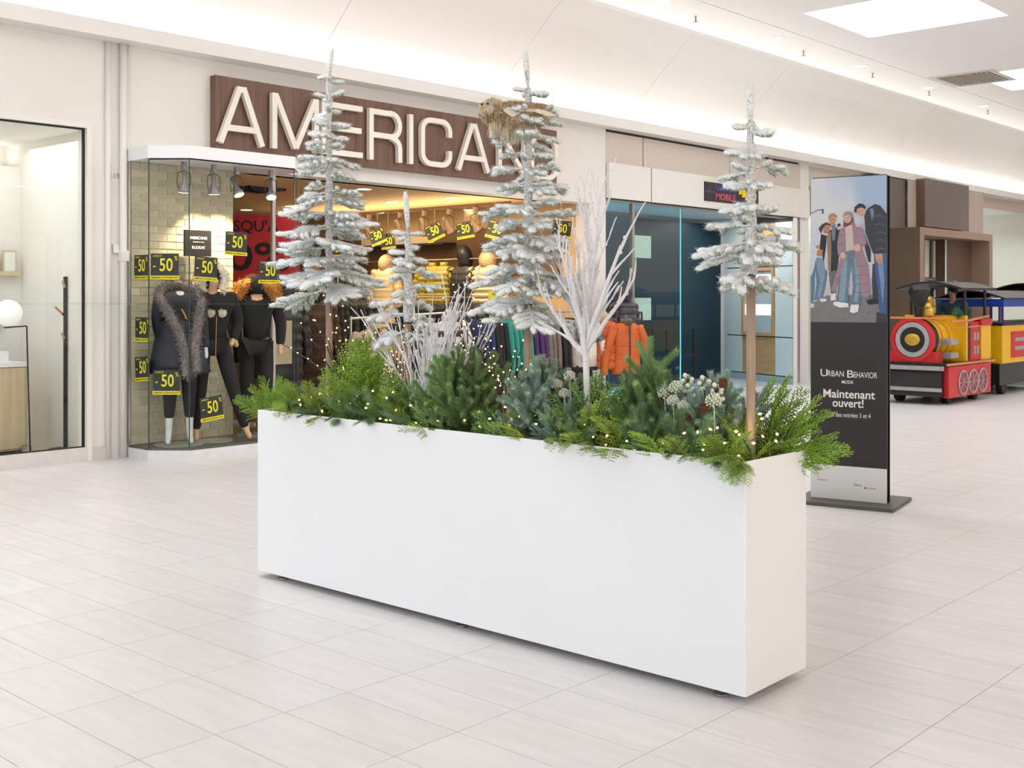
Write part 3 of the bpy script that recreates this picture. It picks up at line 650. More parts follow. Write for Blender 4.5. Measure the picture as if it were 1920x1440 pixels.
for u, v, aim, l in ((345, 310, (.1, .3, -1), 'leftmost track spotlight in the bay, its lamp straight down'), (401, 306, (.1, .1, -1), 'second track spotlight in the bay, a slit of light below'), (444, 310, (.1, -.5, -1), 'third track spotlight in the bay, glowing lens towards the hall'), (508, 318, (-.25, -.45, -1), 'rightmost track spotlight in the bay, glowing and turned left')):
    p = WY(u, v, 9.95); track_head((p[0], 9.95, 2.868), aim, l)
    spot('display_spot', (p[0]+.02, 9.93, 2.58), (p[0]+.0, 10.28, 2.0 if 390 < u < 450 else 1.2), (230 if 390 < u < 450 else 45), (1, .84, .55), 75, .8)

# ------------------------------------------------------------------ planter
PROT = math.atan2(.041, 3.078)
pl = thing('planter', 'long glossy white rectangular planter box full of winter greenery', 'planter', (3.817, 2.296, 0), 0)
# local axes: s across (0..0.487), t along (0..3.078) from the near corner
cs, sn = math.cos(PROT), math.sin(PROT)
def PW(s_, t_, z): return (3.817+s_*cs-t_*sn, 2.296+s_*sn+t_*cs, z)
PWD, PLN, PZ0, PZ1 = .487, 3.08, .035, .925
def rr(s0, s1, t0, t1, r, z, n=4):
    out = []
    for (cx_, cy_, a0) in ((s1-r, t0+r, -90), (s1-r, t1-r, 0), (s0+r, t1-r, 90), (s0+r, t0+r, 180)):
        for k in range(n+1):
            a = math.radians(a0+90*k/n); out.append(PW(cx_+r*math.cos(a), cy_+r*math.sin(a), z))
    return out
e = .014
obj('box', MB().loft([rr(e, PWD-e, e, PLN-e, .004, PZ0), rr(0, PWD, 0, PLN, .008, PZ0+.001), rr(0, PWD, 0, PLN, .008, PZ1-.003), rr(.002, PWD-.002, .002, PLN-.002, .007, PZ1), rr(e, PWD-e, e, PLN-e, .004, PZ1), rr(e, PWD-e, e, PLN-e, .004, .79)]), m_white, pl)
for t_ in (.14, 1.55, 2.92):
    for s_ in (.055, PWD-.055):
        x, y, z = PW(s_, t_, 0); obj('foot', MB().spin((x, y, 0), [(.026, 0), (.03, .003), (.03, .01), (.012, .014), (.009, .018), (.009, .034)], 16), m_steel, pl)
random.seed(11)
soil = MB(); n1, n2 = 12, 60
for i in range(n1+1):
    for j in range(n2+1): soil.v.append(PW(e+.001+(PWD-2*e-.002)*i/n1, e+.001+(PLN-2*e-.002)*j/n2, .872+.02*random.random()))
soil.f = [(i*(n2+1)+j, (i+1)*(n2+1)+j, (i+1)*(n2+1)+j+1, i*(n2+1)+j+1) for i in range(n1) for j in range(n2)]
obj('soil', soil, M('soil', (42, 34, 26), .95, .3, 40, bump=.6), pl)

# ------------------------------------------------------------------ flocked trees
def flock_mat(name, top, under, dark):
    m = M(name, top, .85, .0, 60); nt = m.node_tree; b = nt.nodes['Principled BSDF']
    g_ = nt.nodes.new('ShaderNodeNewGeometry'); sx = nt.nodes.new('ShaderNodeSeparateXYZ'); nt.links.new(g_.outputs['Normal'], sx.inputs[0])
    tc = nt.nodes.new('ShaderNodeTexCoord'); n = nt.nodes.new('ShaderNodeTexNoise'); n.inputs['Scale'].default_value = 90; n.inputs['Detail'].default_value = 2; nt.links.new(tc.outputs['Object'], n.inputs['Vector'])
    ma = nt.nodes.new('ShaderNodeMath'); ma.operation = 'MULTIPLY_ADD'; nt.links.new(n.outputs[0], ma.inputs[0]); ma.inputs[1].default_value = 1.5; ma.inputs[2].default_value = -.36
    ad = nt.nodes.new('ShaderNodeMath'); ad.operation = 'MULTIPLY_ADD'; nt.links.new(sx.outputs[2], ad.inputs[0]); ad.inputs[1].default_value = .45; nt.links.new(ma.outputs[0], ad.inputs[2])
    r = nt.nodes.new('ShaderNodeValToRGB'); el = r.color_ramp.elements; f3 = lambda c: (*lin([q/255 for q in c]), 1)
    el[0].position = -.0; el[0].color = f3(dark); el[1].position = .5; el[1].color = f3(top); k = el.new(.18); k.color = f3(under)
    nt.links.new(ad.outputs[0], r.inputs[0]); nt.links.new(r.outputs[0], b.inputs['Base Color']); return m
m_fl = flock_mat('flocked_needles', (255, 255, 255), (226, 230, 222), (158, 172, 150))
m_st = M('flocked_bark', (226, 222, 214), .9, .5, 130, bump=.8)
m_tr = M('brown_post', (166, 142, 122), .7, .14, 14, stretch=(4, 4, .5), bump=.2)
def needles(mb, a, b, r0, n, ln, lean=.55, wd=.0016, rng=random, tip=True):
    a, b = Vector(a), Vector(b); d = (b-a); L = d.length; d.normalize(); u = d.orthogonal().normalized(); v = d.cross(u)
    for k in range(n):
        t_ = (k+.5*rng.random())/n; ph = k*2.39996+rng.random()*.4; out = u*math.cos(ph)+v*math.sin(ph)
        p = a+d*L*t_+out*r0*.5; l = ln*(.8+.35*rng.random())*(1-.25*t_)
        q = p+(out*(1-lean)+d*lean).normalized()*l; s_ = d.cross(out)*wd; w_ = out.cross(s_).normalized()*wd
        mb.add([p+s_, p-s_, p+w_, q], [(0, 1, 3), (1, 2, 3), (2, 0, 3)])
def finger(mb, a, b, r, rng, dens=1.):
    """a flocked bottle-brush sprig: soft core plus needle strands"""
    a, b = Vector(a), Vector(b); n = 7; pts = []; rad = []
    for k in range(n+1):
        t_ = k/n; pts.append(a.lerp(b, t_)+Vector((0, 0, -.006*math.sin(PI*t_)*rng.random()))); prof = (.35+.65*min(1, t_*2.2))*(1-max(0, t_-.78)**2*13)
        rr_ = r*prof*(.86+.28*rng.random())*.74; rad.append((rr_*.75, rr_))
    mb.tube(pts, rad, 7)
    needles(mb, a, b, r*.9, int(46*dens), r*1.12, .62, .0017, rng)
def bough(L, nf, rng):
    mb = MB(); tip = Vector((L, 0, -.02*L)); st = Vector((0, 0, 0))
    mid = Vector((L*.5, 0, .04*L)); mb.tube([st, mid, Vector((L*.8, 0, .01))], [.007, .006, .004], 6)
    finger(mb, mid*.9 if nf > 1 else st+Vector((.01, 0, 0)), tip, .024, rng, 1.4)
    for k in range(nf-1):
        t_ = .28+.62*(k/(max(1, nf-2))); s_ = 1 if k % 2 else -1; p = Vector((L*t_*.92, 0, .03*L)); l = min(.135, L*(.5-.16*t_))*(.8+.4*rng.random())
        ang = math.radians(38+14*rng.random()); finger(mb, p, p+Vector((math.cos(ang)*l, s_*math.sin(ang)*l, (rng.random()-.62)*.035)), .0235, rng, 1.3)
    return mb
rng = random.Random(5)
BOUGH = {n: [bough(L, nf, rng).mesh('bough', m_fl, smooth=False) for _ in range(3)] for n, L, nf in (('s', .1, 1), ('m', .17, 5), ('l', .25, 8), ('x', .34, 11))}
BL_ = {'s': .1, 'm': .17, 'l': .25, 'x': .34}
for k in BOUGH.values():
    for me in k: me.polygons.foreach_set('use_smooth', [True]*len(me.polygons))
def flocked_tree(label, X, uc, vtop, vbot, prof, zbase=.86, seed=1, nper=6, top_h=.2, dz=.07, lean=0.):
    """prof: list of (fraction from the top, radius in metres)"""
    rng = random.Random(seed); Y = WX(uc, vtop, X)[1]; zt = WX(uc, vtop, X)[2]; zb = WX(uc, vbot, X)[2]
    t = thing('flocked_tree', label, 'tree', (X, Y, zbase), 0, 'slim flocked trees on brown posts')
    H = zt-zbase
    obj('trunk', MB().tube([(0, 0, 0), (0, 0, zb-zbase+.02)], .0185, 14), m_tr, t, False, True)
    obj('collar', MB().spin((0, 0, zb-zbase+.015), [(.02, 0), (.021, .01), (.0, .012)], 14), m_dark, t, False)
    pts = []; rad = []; 
    for k in range(41):
        f_ = k/40; z = zb-zbase+.02+(H-(zb-zbase)-top_h)*f_; pts.append(((rng.random()-.5)*.006, (rng.random()-.5)*.006, z)); rad.append((.024-.009*f_)*(.8+.4*rng.random()))
    obj('stem', MB().tube(pts, rad, 9), m_st, t, False, True)
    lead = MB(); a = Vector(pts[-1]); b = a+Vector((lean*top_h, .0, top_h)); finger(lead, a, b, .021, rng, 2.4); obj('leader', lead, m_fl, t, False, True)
    z = H-top_h-.01; lim = zb-zbase; k = 0
    while z > lim-.005:
        f_ = (H-z)/(H-lim)
        R = prof[-1][1]
        for (f0, r0), (f1, r1) in zip(prof[:-1], prof[1:]):
            if f0 <= f_ <= f1: R = r0+(r1-r0)*(f_-f0)/(f1-f0)
        n = max(3, int(nper*(.55+.45*f_))); a0 = rng.random()*6
        for q in range(n):
            r = R*(.62+.52*rng.random()); key = 's' if r < .13 else 'm' if r < .2 else 'l' if r < .28 else 'x'
            o = bpy.data.objects.new('bough', rng.choice(BOUGH[key])); C.objects.link(o); o.parent = t
            pitch = (.16-.38*f_)+rng.uniform(-.2, .16)
            o.location = (0, 0, z+rng.uniform(-.025, .025)); o.rotation_euler = Euler((rng.uniform(-.3, .3), -pitch, a0+q*2*PI/n+rng.uniform(-.3, .3)), 'XYZ')
            s_ = r/BL_[key]; o.scale = (s_, max(.8, min(1.1, s_)), max(.8, min(1.1, s_)))
        z -= dz*(.8+.4*rng.random())*(1.05-.15*f_); k += 1
    return t
flocked_tree('tallest slim flocked tree, leftmost, in front of the sign lettering', 4.04, 617, 95, 548, [(0, .07), (.16, .12), (.4, .15), (.55, .2), (.7, .27), (.85, .31), (1, .33)], seed=2, top_h=.15, dz=.08, lean=.15)
flocked_tree('small flocked tree, second from the left, bare topped', 4.06, 765, 367, 612, [(0, .06), (.25, .1), (.5, .14), (.75, .16), (1, .21)], seed=3, nper=4, top_h=.2, dz=.07, lean=-.1)
flocked_tree('flocked tree third from the left with a toy owl near its top', 4.06, 990, 108, 578, [(0, .09), (.2, .14), (.45, .17), (.65, .21), (.85, .26), (1, .27)], seed=7, top_h=.16, dz=.076, lean=-.12)
flocked_tree('flocked tree at the right end of the planter, by the poster stand', 4.06, 1408, 170, 525, [(0, .06), (.25, .12), (.5, .13), (.7, .19), (1, .2)], seed=9, nper=5, top_h=.15, dz=.072)

# ------------------------------------------------------------------ greenery
def leafmat(name, c, rnd=.22, rough=.6): return M(name, c, rough, .22, 30, rnd=rnd, spec=.3)
m_cedar = leafmat('cedar_green', (150, 172, 74)); m_cyp = leafmat('cypress_green', (134, 168, 62)); m_pine = leafmat('pine_green', (120, 152, 106)); m_spr = leafmat('spruce_green', (136, 166, 108)); m_blue = leafmat('blue_spruce', (162, 186, 166)); m_fern = leafmat('dark_fir', (122, 154, 84))
def spindle(mb, a, b, r):
    a, b = Vector(a), Vector(b); d = (b-a); u = d.orthogonal().normalized()*r; v = d.cross(u).normalized()*r*.6; m = a.lerp(b, .4)
    mb.add([a, m+u, m-u*.5+v, m-u*.5-v, b], [(0, 2, 1), (0, 3, 2), (0, 1, 3), (1, 2, 4), (2, 3, 4), (3, 1, 4)])
def cedar(L, rng, droop=.35, dens=1.):
    """flat fan of scaly side sprays along a drooping rachis (+x)"""
    mb = MB(); N = int(22*dens); P = lambda t_: Vector((L*t_, 0, L*(.12*math.sin(PI*t_*.8)-droop*t_*t_)))
    mb.tube([P(k/6) for k in range(7)], [.0035*(1-k/8) for k in range(7)], 5)
    for k in range(N):
        t_ = .1+.88*k/N; s_ = 1 if k % 2 else -1; l = L*.42*(1-t_)**.6*(.75+.4*rng.random())+.015; a = P(t_); an_ = math.radians(42+12*rng.random())
        e_ = a+Vector((math.cos(an_)*l, s_*math.sin(an_)*l, -l*(.12+.22*rng.random()))); spindle(mb, a, e_, .0036)
        m_ = max(3, int(l/.009))
        for j in range(m_):
            q = a.lerp(e_, (j+.5)/m_); s2 = 1 if j % 2 else -1; l2 = .026*(1-.55*j/m_)*(.7+.6*rng.random()); a2 = an_*s_+s2*math.radians(38)
            spindle(mb, q, q+Vector((math.cos(a2)*l2, math.sin(a2)*l2, rng.uniform(-.006, .004))), .0042)
    return mb
def pine(L, rng, n=260, ln=.06):
    mb = MB(); P = [Vector((L*k/5, 0, .02*math.sin(k))) for k in range(6)]; mb.tube(P, [.004-.0004*k for k in range(6)], 5)
    for a, b in zip(P[1:-1], P[2:]): needles(mb, a, b, .003, n//4, ln, .6, .0016, rng)
    return mb
def spruce(L, rng, nf=12, ln=.02):
    mb = MB(); mb.tube([(0, 0, 0), (L, 0, 0)], [.005, .003], 5); needles(mb, (.02, 0, 0), (L, 0, 0), .005, int(L*2100), ln, .5, .0017, rng)
    for k in range(nf-1):
        t_ = .12+.75*k/nf; an_ = math.radians(34+16*rng.random()); ph = k*2.4; l = L*(.5-.34*t_)*(.8+.4*rng.random()); a = Vector((L*t_, 0, 0))
        b = a+Vector((math.cos(an_)*l, math.sin(an_)*l*math.cos(ph), math.sin(an_)*l*math.sin(ph)))
        mb.tube([a, b], [.004, .003], 5); needles(mb, a, b, .005, max(20, int(l*2100)), ln, .52, .0017, rng)
    return mb
rng = random.Random(21)
KIND = {
 'cedar': [cedar(.3, rng).mesh('spray', m_cedar) for _ in range(3)],
 'cypress': [cedar(.34, rng, .1, 1.2).mesh('spray', m_cyp) for _ in range(3)],
 'pine': [pine(.2, rng).mesh('spray', m_pine) for _ in range(3)],
 'spruce': [spruce(.3, rng).mesh('spray', m_spr) for _ in range(2)],
 'blue': [spruce(.28, rng, 10).mesh('spray', m_blue) for _ in range(2)],
 'fir': [cedar(.26, rng, .2, .9).mesh('spray', m_fern) for _ in range(2)],
}
GL = {'cedar': ('cedar_spray', 'yellow-green cedar spray among the planter greenery', 'yellow-green cedar sprays in the planter'),
      'cypress': ('cypress_spray', 'bright feathery cypress spray among the planter greenery', 'feathery cypress sprays in the planter'),
      'pine': ('pine_sprig', 'dark green long-needled pine sprig among the planter greenery', 'long-needled pine sprigs in the planter'),
      'spruce': ('spruce_sprig', 'mid green bushy spruce sprig in the planter', 'green spruce sprigs in the planter'),
      'blue': ('blue_spruce_sprig', 'grey-blue spruce sprig in the planter', 'grey-blue spruce sprigs in the planter'),
      'fir': ('fir_sprig', 'deep green flat fir sprig among the planter greenery', 'flat fir sprigs in the planter')}
ZONES = ((.1, 'at the right end of the planter'), (.26, 'by the rightmost flocked tree'), (.42, 'below the white berries'), (.56, 'by the white birch branch'), (.68, 'by the owl tree post'), (.8, 'beside the white willow twigs'), (.92, 'by the tallest tree post'), (9, 'at the left end of the planter'))
def zone(loc):
    f_ = ((loc[1]-2.296)*cs-(loc[0]-3.817)*sn)/PLN
    return next(z for q, z in ZONES if f_ < q)
ROLE = [None]
def green(kind, loc, yaw, pitch, s_=1., roll=0., label=None):
    nm, lb, gr = GL[kind]; o = bpy.data.objects.new(nm, rng.choice(KIND[kind])); C.objects.link(o); o.location = loc
    o.rotation_euler = Euler((roll, -pitch, yaw), 'XYZ'); o.scale = (s_,)*3
    z_ = zone(loc); head = {'cedar': 'yellow-green cedar spray', 'cypress': 'feathery cypress spray', 'pine': 'long-needled pine sprig', 'spruce': 'bushy green spruce sprig', 'blue': 'grey-blue spruce sprig', 'fir': 'flat dark fir sprig'}[kind]
    return tag(o, label or '%s, %s, %s' % (head, ROLE[0], z_), 'greenery', '%ss %s' % (head, z_))
def TU(u, s_=.24):
    """distance along the planter of image column u on its centre line"""
    d = ray(u, 700); X = 3.817+s_; Y = X*d[1]/d[0]; return (Y-2.296)/cs
ZG = .9
ROLE[0] = 'low in the bed'
# low carpet, dense and leaning over the rims
for k in range(270):
    t_ = .06+2.96*(k+rng.random())/270; u_ = t_/PLN; side = rng.random()
    s_ = .04+.41*rng.random(); out = -1 if s_ < .24 else 1
    kinds = (['cedar', 'cedar', 'pine', 'fir', 'pine'] if u_ > .8 else ['pine', 'pine', 'fir', 'cedar'] if u_ > .62 else ['fir', 'spruce', 'cedar', 'pine'] if u_ > .45 else ['blue', 'fir', 'cedar', 'pine'] if u_ > .3 else ['cedar', 'pine', 'fir', 'cypress', 'pine'])
    kd = rng.choice(kinds); x, y, z = PW(s_, t_, .885)
    yaw = (PI if out < 0 else 0)+rng.uniform(-1.3, 1.3)
    pitch = rng.uniform(.25, 1.15) if abs(s_-.24) > .12 else rng.uniform(.7, 1.4)
    sc_ = {'pine': .85, 'cedar': .66, 'cypress': .6, 'fir': .68, 'spruce': .56, 'blue': .56}[kd]*rng.uniform(.8, 1.15)
    green(kd, (x, y, z), yaw, pitch, sc_, rng.uniform(-.6, .6))
# sprays hanging over the front rim
ROLE[0] = 'hanging over the front rim'
for u_, kd in ((590, 'pine'), (560, 'cedar'), (640, 'pine'), (712, 'fir'), (1050, 'cedar'), (1072, 'cedar'), (1110, 'cedar'), (1185, 'fir'), (1270, 'pine'), (1300, 'fir'), (1352, 'fir'), (1382, 'cypress'), (1395, 'cedar'), (1412, 'cedar'), (1425, 'fir')):
    t_ = max(.03, TU(u_, .02)); x, y, z = PW(.035, t_, .925); green(kd, (x, y, z+.01), PI+rng.uniform(-.5, .5), rng.uniform(-.15, .15), rng.uniform(.38, .5), rng.uniform(-.3, .3))
ROLE[0] = 'standing tall'
# taller accents, by the columns of the picture they stand in
def clump(kind, u, n, top_v, spread=.5, s_=.24, scale=1., base=.86, label=None, yaw0=None, w_=.05):
    t_ = TU(u, s_); zt = WX(u, top_v, 3.817+s_)[2]; L = {'cedar': .3, 'cypress': .34, 'pine': .2, 'spruce': .3, 'blue': .28, 'fir': .26}[kind]; H = zt-base
    for k in range(n):
        f_ = k/max(1, n-1); pitch = PI/2-spread*f_*rng.uniform(.7, 1.1); yaw = k*2.4 if yaw0 is None else yaw0+rng.uniform(-.6, .6)
        x, y, z = PW(min(.44, max(.04, s_+rng.uniform(-w_, w_))), t_+rng.uniform(-w_, w_), base)
        green(kind, (x, y, z), yaw, pitch, scale*H/L*(1-.3*f_*rng.random()), rng.uniform(-1.5, 1.5), label)
clump('cypress', 520, 12, 705, 1.25, .2); clump('cypress', 560, 6, 715, 1.2, .2); clump('cypress', 690, 12, 632, .8, .24, w_=.03); clump('cedar', 640, 6, 695, 1.0); clump('fir', 780, 9, 690, .9)
clump('spruce', 880, 16, 650, .85, .2, w_=.04); clump('pine', 740, 8, 720, 1.0); clump('cedar', 820, 8, 745, 1.1)
clump('blue', 1015, 14, 668, .8, .2, w_=.05); clump('blue', 1060, 6, 750, 1.0, .1); clump('fir', 1110, 10, 700, .8); clump('cedar', 1150, 8, 722, 1.0)
clump('spruce', 1222, 2, 634, .12, .26, w_=.01); clump('spruce', 1200, 4, 700, .7, .22); clump('spruce', 1262, 4, 690, .6, .28); clump('cypress', 1190, 10, 722, 1.0); clump('blue', 1300, 8, 712, .8, .25); clump('blue', 1350, 8, 696, .8, .3, w_=.03)
clump('cedar', 1380, 7, 765, 1.2); clump('pine', 1230, 8, 770, 1.1, .12); clump('pine', 1290, 8, 775, 1.2, .12)
for u_ in (1372, 1390, 1402, 1416, 1428):
    ROLE[0] = 'drooping over the front rim'; x, y, z = PW(.03, max(.02, TU(u_, .02)), .93); green(rng.choice(['cypress', 'cedar', 'pine']), (x, y, z), PI+rng.uniform(-.4, .9), -.45, rng.uniform(.4, .5), rng.uniform(-.3, .3))
ROLE[0] = 'standing tall'
for k in range(16):
    x, y, z = PW(.4+.03*rng.random(), .06+.14*rng.random(), .88)
    pit = (1.45-.105*k)*rng.uniform(.92, 1.05); green('cypress', (x, y, z), -.55+rng.uniform(-.55, .5), pit, rng.uniform(.85, 1.08)*(1-.016*k), rng.uniform(-1.2, 1.2), 'large bright cypress spray fanning out over the right end of the planter')['group'] = 'cypress fan at the right end'

# white berry stems, flocked alliums and frosted leaves
m_berry = M('white_berries', (244, 240, 226), .4, .04, 20); m_stemd = M('dark_twig', (70, 52, 40), .8, .15, 20)
def berries(u, v, label, seed):
    rng = random.Random(seed); X = 4.05; p = Vector(WX(u, v, X)); t = thing('berry_stem', label, 'berries', (X, p.y, .89)); H = p.z-.89
    obj('stem', MB().tube([(0, 0, 0), (.01, .01, H*.6), (0, 0, H)], .0025, 5), m_stemd, t, False)
    for k in range(18):
        z = H-.14+.15*k/18; a = k*2.4; obj('berry', MB().ball((.02*math.cos(a), .022*math.sin(a), z), .0102, 10, 7), m_berry, t, False, True)
berries(1290, 704, 'left stem of white berries in front of the blue shop glass', 1); berries(1322, 708, 'middle stem of white berries', 2); berries(1345, 722, 'short right stem of white berries beside the spruce', 3)
berries(1328, 782, 'low cluster of white berries near the pine cones', 4)
m_all = M('flocked_umbel', (240, 240, 220), .9, .12, 60)
def umbel(u, v, X, r, label, seed, big=False):
    rng = random.Random(seed); p = Vector(WX(u, v, X)); t = thing('frosted_umbel', label, 'dried flower', (X, p.y, .88), 0, 'frosted flower heads in the planter'); c = Vector((0, 0, p.z-.88))
    obj('stem', MB().tube([(0, 0, 0), c*.6+Vector((.01, 0, 0)), c], .003, 5), m_st, t, False)
    hd = MB()
    for k in range(60):
        z = 1-2*(k+.5)/60
        if z < -.55: continue
        a = k*2.39996; d = Vector((math.sqrt(1-z*z)*math.cos(a), math.sqrt(1-z*z)*math.sin(a), z)); e_ = c+d*r*(.85+.2*rng.random()); hd.bar(c, e_, .0012, .0012); hd.ball(e_, r*.13, 5, 4)
    obj('head', hd, m_all, t, False)
for k, (u, v, X, r, l) in enumerate(((1043, 722, 4.0, .026, 'left frosted flower head left of the white birch bundle'), (1068, 706, 4.0, .026, 'highest frosted flower head left of the white birch bundle'), (1025, 736, 3.98, .02, 'small low frosted flower head, leftmost'), (1058, 738, 3.98, .024, 'lower frosted flower head below the other two'),
    (1246, 738, 4.0, .028, 'leftmost cream flower head right of the tall spruce tip'), (1268, 728, 4.0, .03, 'upper cream flower head right of the tall spruce tip'), (1338, 752, 3.98, .032, 'cream flower head under the white berries'), (1262, 752, 3.96, .026, 'cream flower head between the frosted leaves'), (1282, 762, 3.96, .024, 'small cream flower head nearest the pine needles'))):
    umbel(u, v, X, r, l, k)
m_cone = M('pine_cone', (112, 66, 40), .8, .3, 30)
for k, (u, v, l) in enumerate(((1320, 765, 'small brown pine cone right of the cream flowers'), (1288, 780, 'small brown pine cone lowest in the right greenery'), (1356, 718, 'small brown pine cone up in the blue spruce'))):
    p = Vector(WX(u, v, 3.97)); t = thing('pine_cone', l, 'pine cone', p)
    hd = MB().ball((0, 0, 0), (.012, .012, .02), 8, 6)
    obj('core', hd, m_cone, t, False); sc_ = MB()
    for q in range(30): a = q*2.4; z = -.02+.04*q/30; r_ = .015*math.sqrt(max(.1, 1-(z/.024)**2)); sc_.ball((r_*math.cos(a), r_*math.sin(a), z), (.006, .006, .0035), 6, 4)
    obj('scales', sc_, m_cone, t, False)

# ------------------------------------------------------------------ white twig bundles
m_tw = M('white_frosted_twig', (240, 237, 237), .85, .12, 160, bump=.7)
def twig(mb, p, d, L, r, rng, depth, up=.25, kink=.12, fork=.5):
    pts = [Vector(p)]; n = max(3, int(L/.035)); d = Vector(d).normalized()
    for k in range(n):
        d = (d+Vector((rng.gauss(0, kink), rng.gauss(0, kink), up*.25+rng.gauss(0, kink*.6)))).normalized(); pts.append(pts[-1]+d*L/n)
        if depth > 0 and k > 0 and rng.random() < fork:
            s_ = (d+Vector((rng.gauss(0, .19), rng.gauss(0, .19), .3))).normalized(); twig(mb, pts[-1], s_, L*(.22+.3*rng.random())*(1-.4*k/n), r*.65*(1-.45*k/n), rng, depth-1, up, kink, fork*.7)
    mb.tube(pts, [max(.0022, r*(1-.7*k/n))*(1+.35*rng.random()) for k in range(n+1)], 6)
    for q in pts[1::2]:
        if rng.random() < .6: mb.ball(q+Vector((rng.gauss(0, .003), rng.gauss(0, .003), 0)), max(.0035, r*.75), 6, 4)
def bundle(label, u, v, X, stems, group=None):
    base = Vector(WX(u, v, X)); t = thing('twig_bundle', label, 'twigs', (X, base.y, .87), 0, group)
    for (du, dv, r, dep, fk, sd) in stems:
        rng = random.Random(sd); e_ = Vector(WX(u+du, v+dv, X+rng.uniform(-.08, .08)))-Vector((X, base.y, .87)); st = Vector((rng.uniform(-.01, .01), rng.uniform(-.02, .02), 0))
        mb = MB(); twig(mb, st, e_-st, (e_-st).length, r, rng, dep, .06, .09, fk); obj('branch', mb, m_tw, t, False)
bundle('wide bundle of white frosted willow twigs beside the small flocked tree', 790, 770, 4.02, [(28, -240, .008, 2, .75, 1), (8, -215, .008, 2, .75, 2), (40, -200, .007, 2, .7, 3), (52, -160, .007, 2, .7, 4), (62, -185, .006, 2, .6, 5), (-25, -170, .008, 1, .6, 6), (-12, -120, .006, 1, .5, 7), (70, -130, .007, 2, .7, 8), (105, -125, .006, 1, .7, 9), (20, -170, .008, 2, .7, 10), (50, -170, .007, 2, .8, 21), (22, -130, .007, 2, .8, 22), (85, -95, .006, 1, .7, 23)])
b0 = Vector(WX(1106, 760, 3.98)); t = thing('twig_bundle', 'tall white frosted birch branch forking high above the planter', 'twigs', (3.98, b0.y, .87))
rng2 = random.Random(3); fork_ = Vector(WX(1098, 655, 3.98))-Vector((3.98, b0.y, .87))
obj('main_stem', MB().tube([(0, 0, 0), tuple(fork_*.5+Vector((.004, .006, 0))), tuple(fork_)], [.015, .014, .015], 9), m_tw, t, False)
for k, (u, v, r, dep, fk) in enumerate(((1062, 372, .011, 2, .8), (1085, 360, .009, 2, .6), (1040, 500, .011, 2, .9), (1000, 545, .01, 2, .7), (1112, 420, .008, 2, .6), (1165, 430, .012, 1, .6), (1198, 525, .013, 2, .5), (1075, 450, .011, 2, .9), (1052, 470, .01, 2, .9), (1100, 500, .009, 2, .7), (1150, 570, .009, 1, .4), (1020, 600, .008, 2, .7), (1030, 450, .009, 2, .8), (1128, 520, .008, 1, .7))):
    rg = random.Random(40+k); e_ = Vector(WX(u, v, 3.98+rg.uniform(-.1, .1)))-Vector((3.98, b0.y, .87)); mb = MB(); twig(mb, fork_-Vector((0, 0, .01*k % .05)), e_-fork_, (e_-fork_).length, r, rg, dep, .05, .085, fk); obj('branch', mb, m_tw, t, False)

# ------------------------------------------------------------------ lit twigs and string light
m_lt = M('brown_light_twig', (62, 46, 38), .7, .15, 40); m_bulb = M('warm_bulb', (255, 236, 190), .3, 0, emit=((255, 214, 128), 7))
bulb_me = MB().ball((0, 0, 0), .0037, 8, 6).mesh('bulb', m_bulb, smooth=True); bulb_big = MB().ball((0, 0, 0), (.0044, .0044, .0075), 8, 6).mesh('bulb', m_bulb, smooth=True)
def lit_branch(label, u, v, X, ends, seed):
    rng = random.Random(seed); b = Vector(WX(u, v, X)); b.z = .88; t = thing('light_branch', label, 'string light', b, 0, 'brown twigs with warm fairy lights')
    top = Vector((rng.uniform(-.01, .01), 0, .16)); obj('stem', MB().tube([(0, 0, 0), top], [.006, .0045], 6), m_lt, t, False)
    for (eu, ev) in ends:
        e_ = Vector(WX(eu, ev, X+rng.uniform(-.1, .1)))-b; n = 7; pts = [top*rng.uniform(.5, 1)]
        for k in range(1, n+1): pts.append(pts[0].lerp(e_, k/n)+Vector((rng.gauss(0, .006), rng.gauss(0, .006), .03*math.sin(PI*k/n))))
        mb = MB().tube(pts, [.0042-.0003*k for k in range(n+1)], 5); br = obj('twig', mb, m_lt, t, False)
        k = 3
        while k <= n:
            f_ = k; p = pts[min(n, int(f_))]; o = bpy.data.objects.new('bulb', bulb_me); C.objects.link(o); o.parent = br; o.location = p+Vector((rng.uniform(-.006, .006), rng.uniform(-.006, .006), .004)); k += rng.choice([1, 1, 2])
lit_branch('brown twig with fairy lights spreading left of the tall cypress spray', 650, 740, 4.05, [(527, 645), (563, 607), (573, 561), (597, 602), (610, 555), (626, 572), (648, 575), (647, 603), (665, 640), (690, 610), (700, 625), (640, 690), (600, 500)], 1)
lit_branch('brown twig with fairy lights between the two white twig bundles', 947, 770, 3.98, [(895, 590), (905, 640), (985, 640), (1003, 675), (965, 660), (925, 655), (930, 700), (990, 665), (915, 690), (940, 610), (868, 610)], 2)
lit_branch('brown twig with fairy lights in front of the striped white coat', 880, 690, 4.15, [(832, 560), (850, 535), (862, 555), (873, 535), (885, 560), (905, 565), (893, 600), (845, 620), (830, 640), (920, 640), (852, 520)], 3)
lit_branch('brown twig with fairy lights in front of the tan coat', 745, 720, 4.2, [(705, 668), (716, 637), (746, 640), (760, 612), (735, 660), (775, 620), (722, 685), (755, 680)], 4)
sl = thing('string_light', 'warm string light threaded through the planter greenery', 'string light', PW(.24, 1.5, .9)); org = sl.location
rng = random.Random(77); pts = []
for k in range(90):
    f_ = k/89; pts.append(Vector(PW(.24+.19*math.sin(k*1.9)+rng.uniform(-.03, .03), .04+2.98*f_, .935+.05*rng.random()+.02*math.sin(k)))-org)
obj('wire', MB().tube(pts, .0014, 4), m_dark, sl, False)
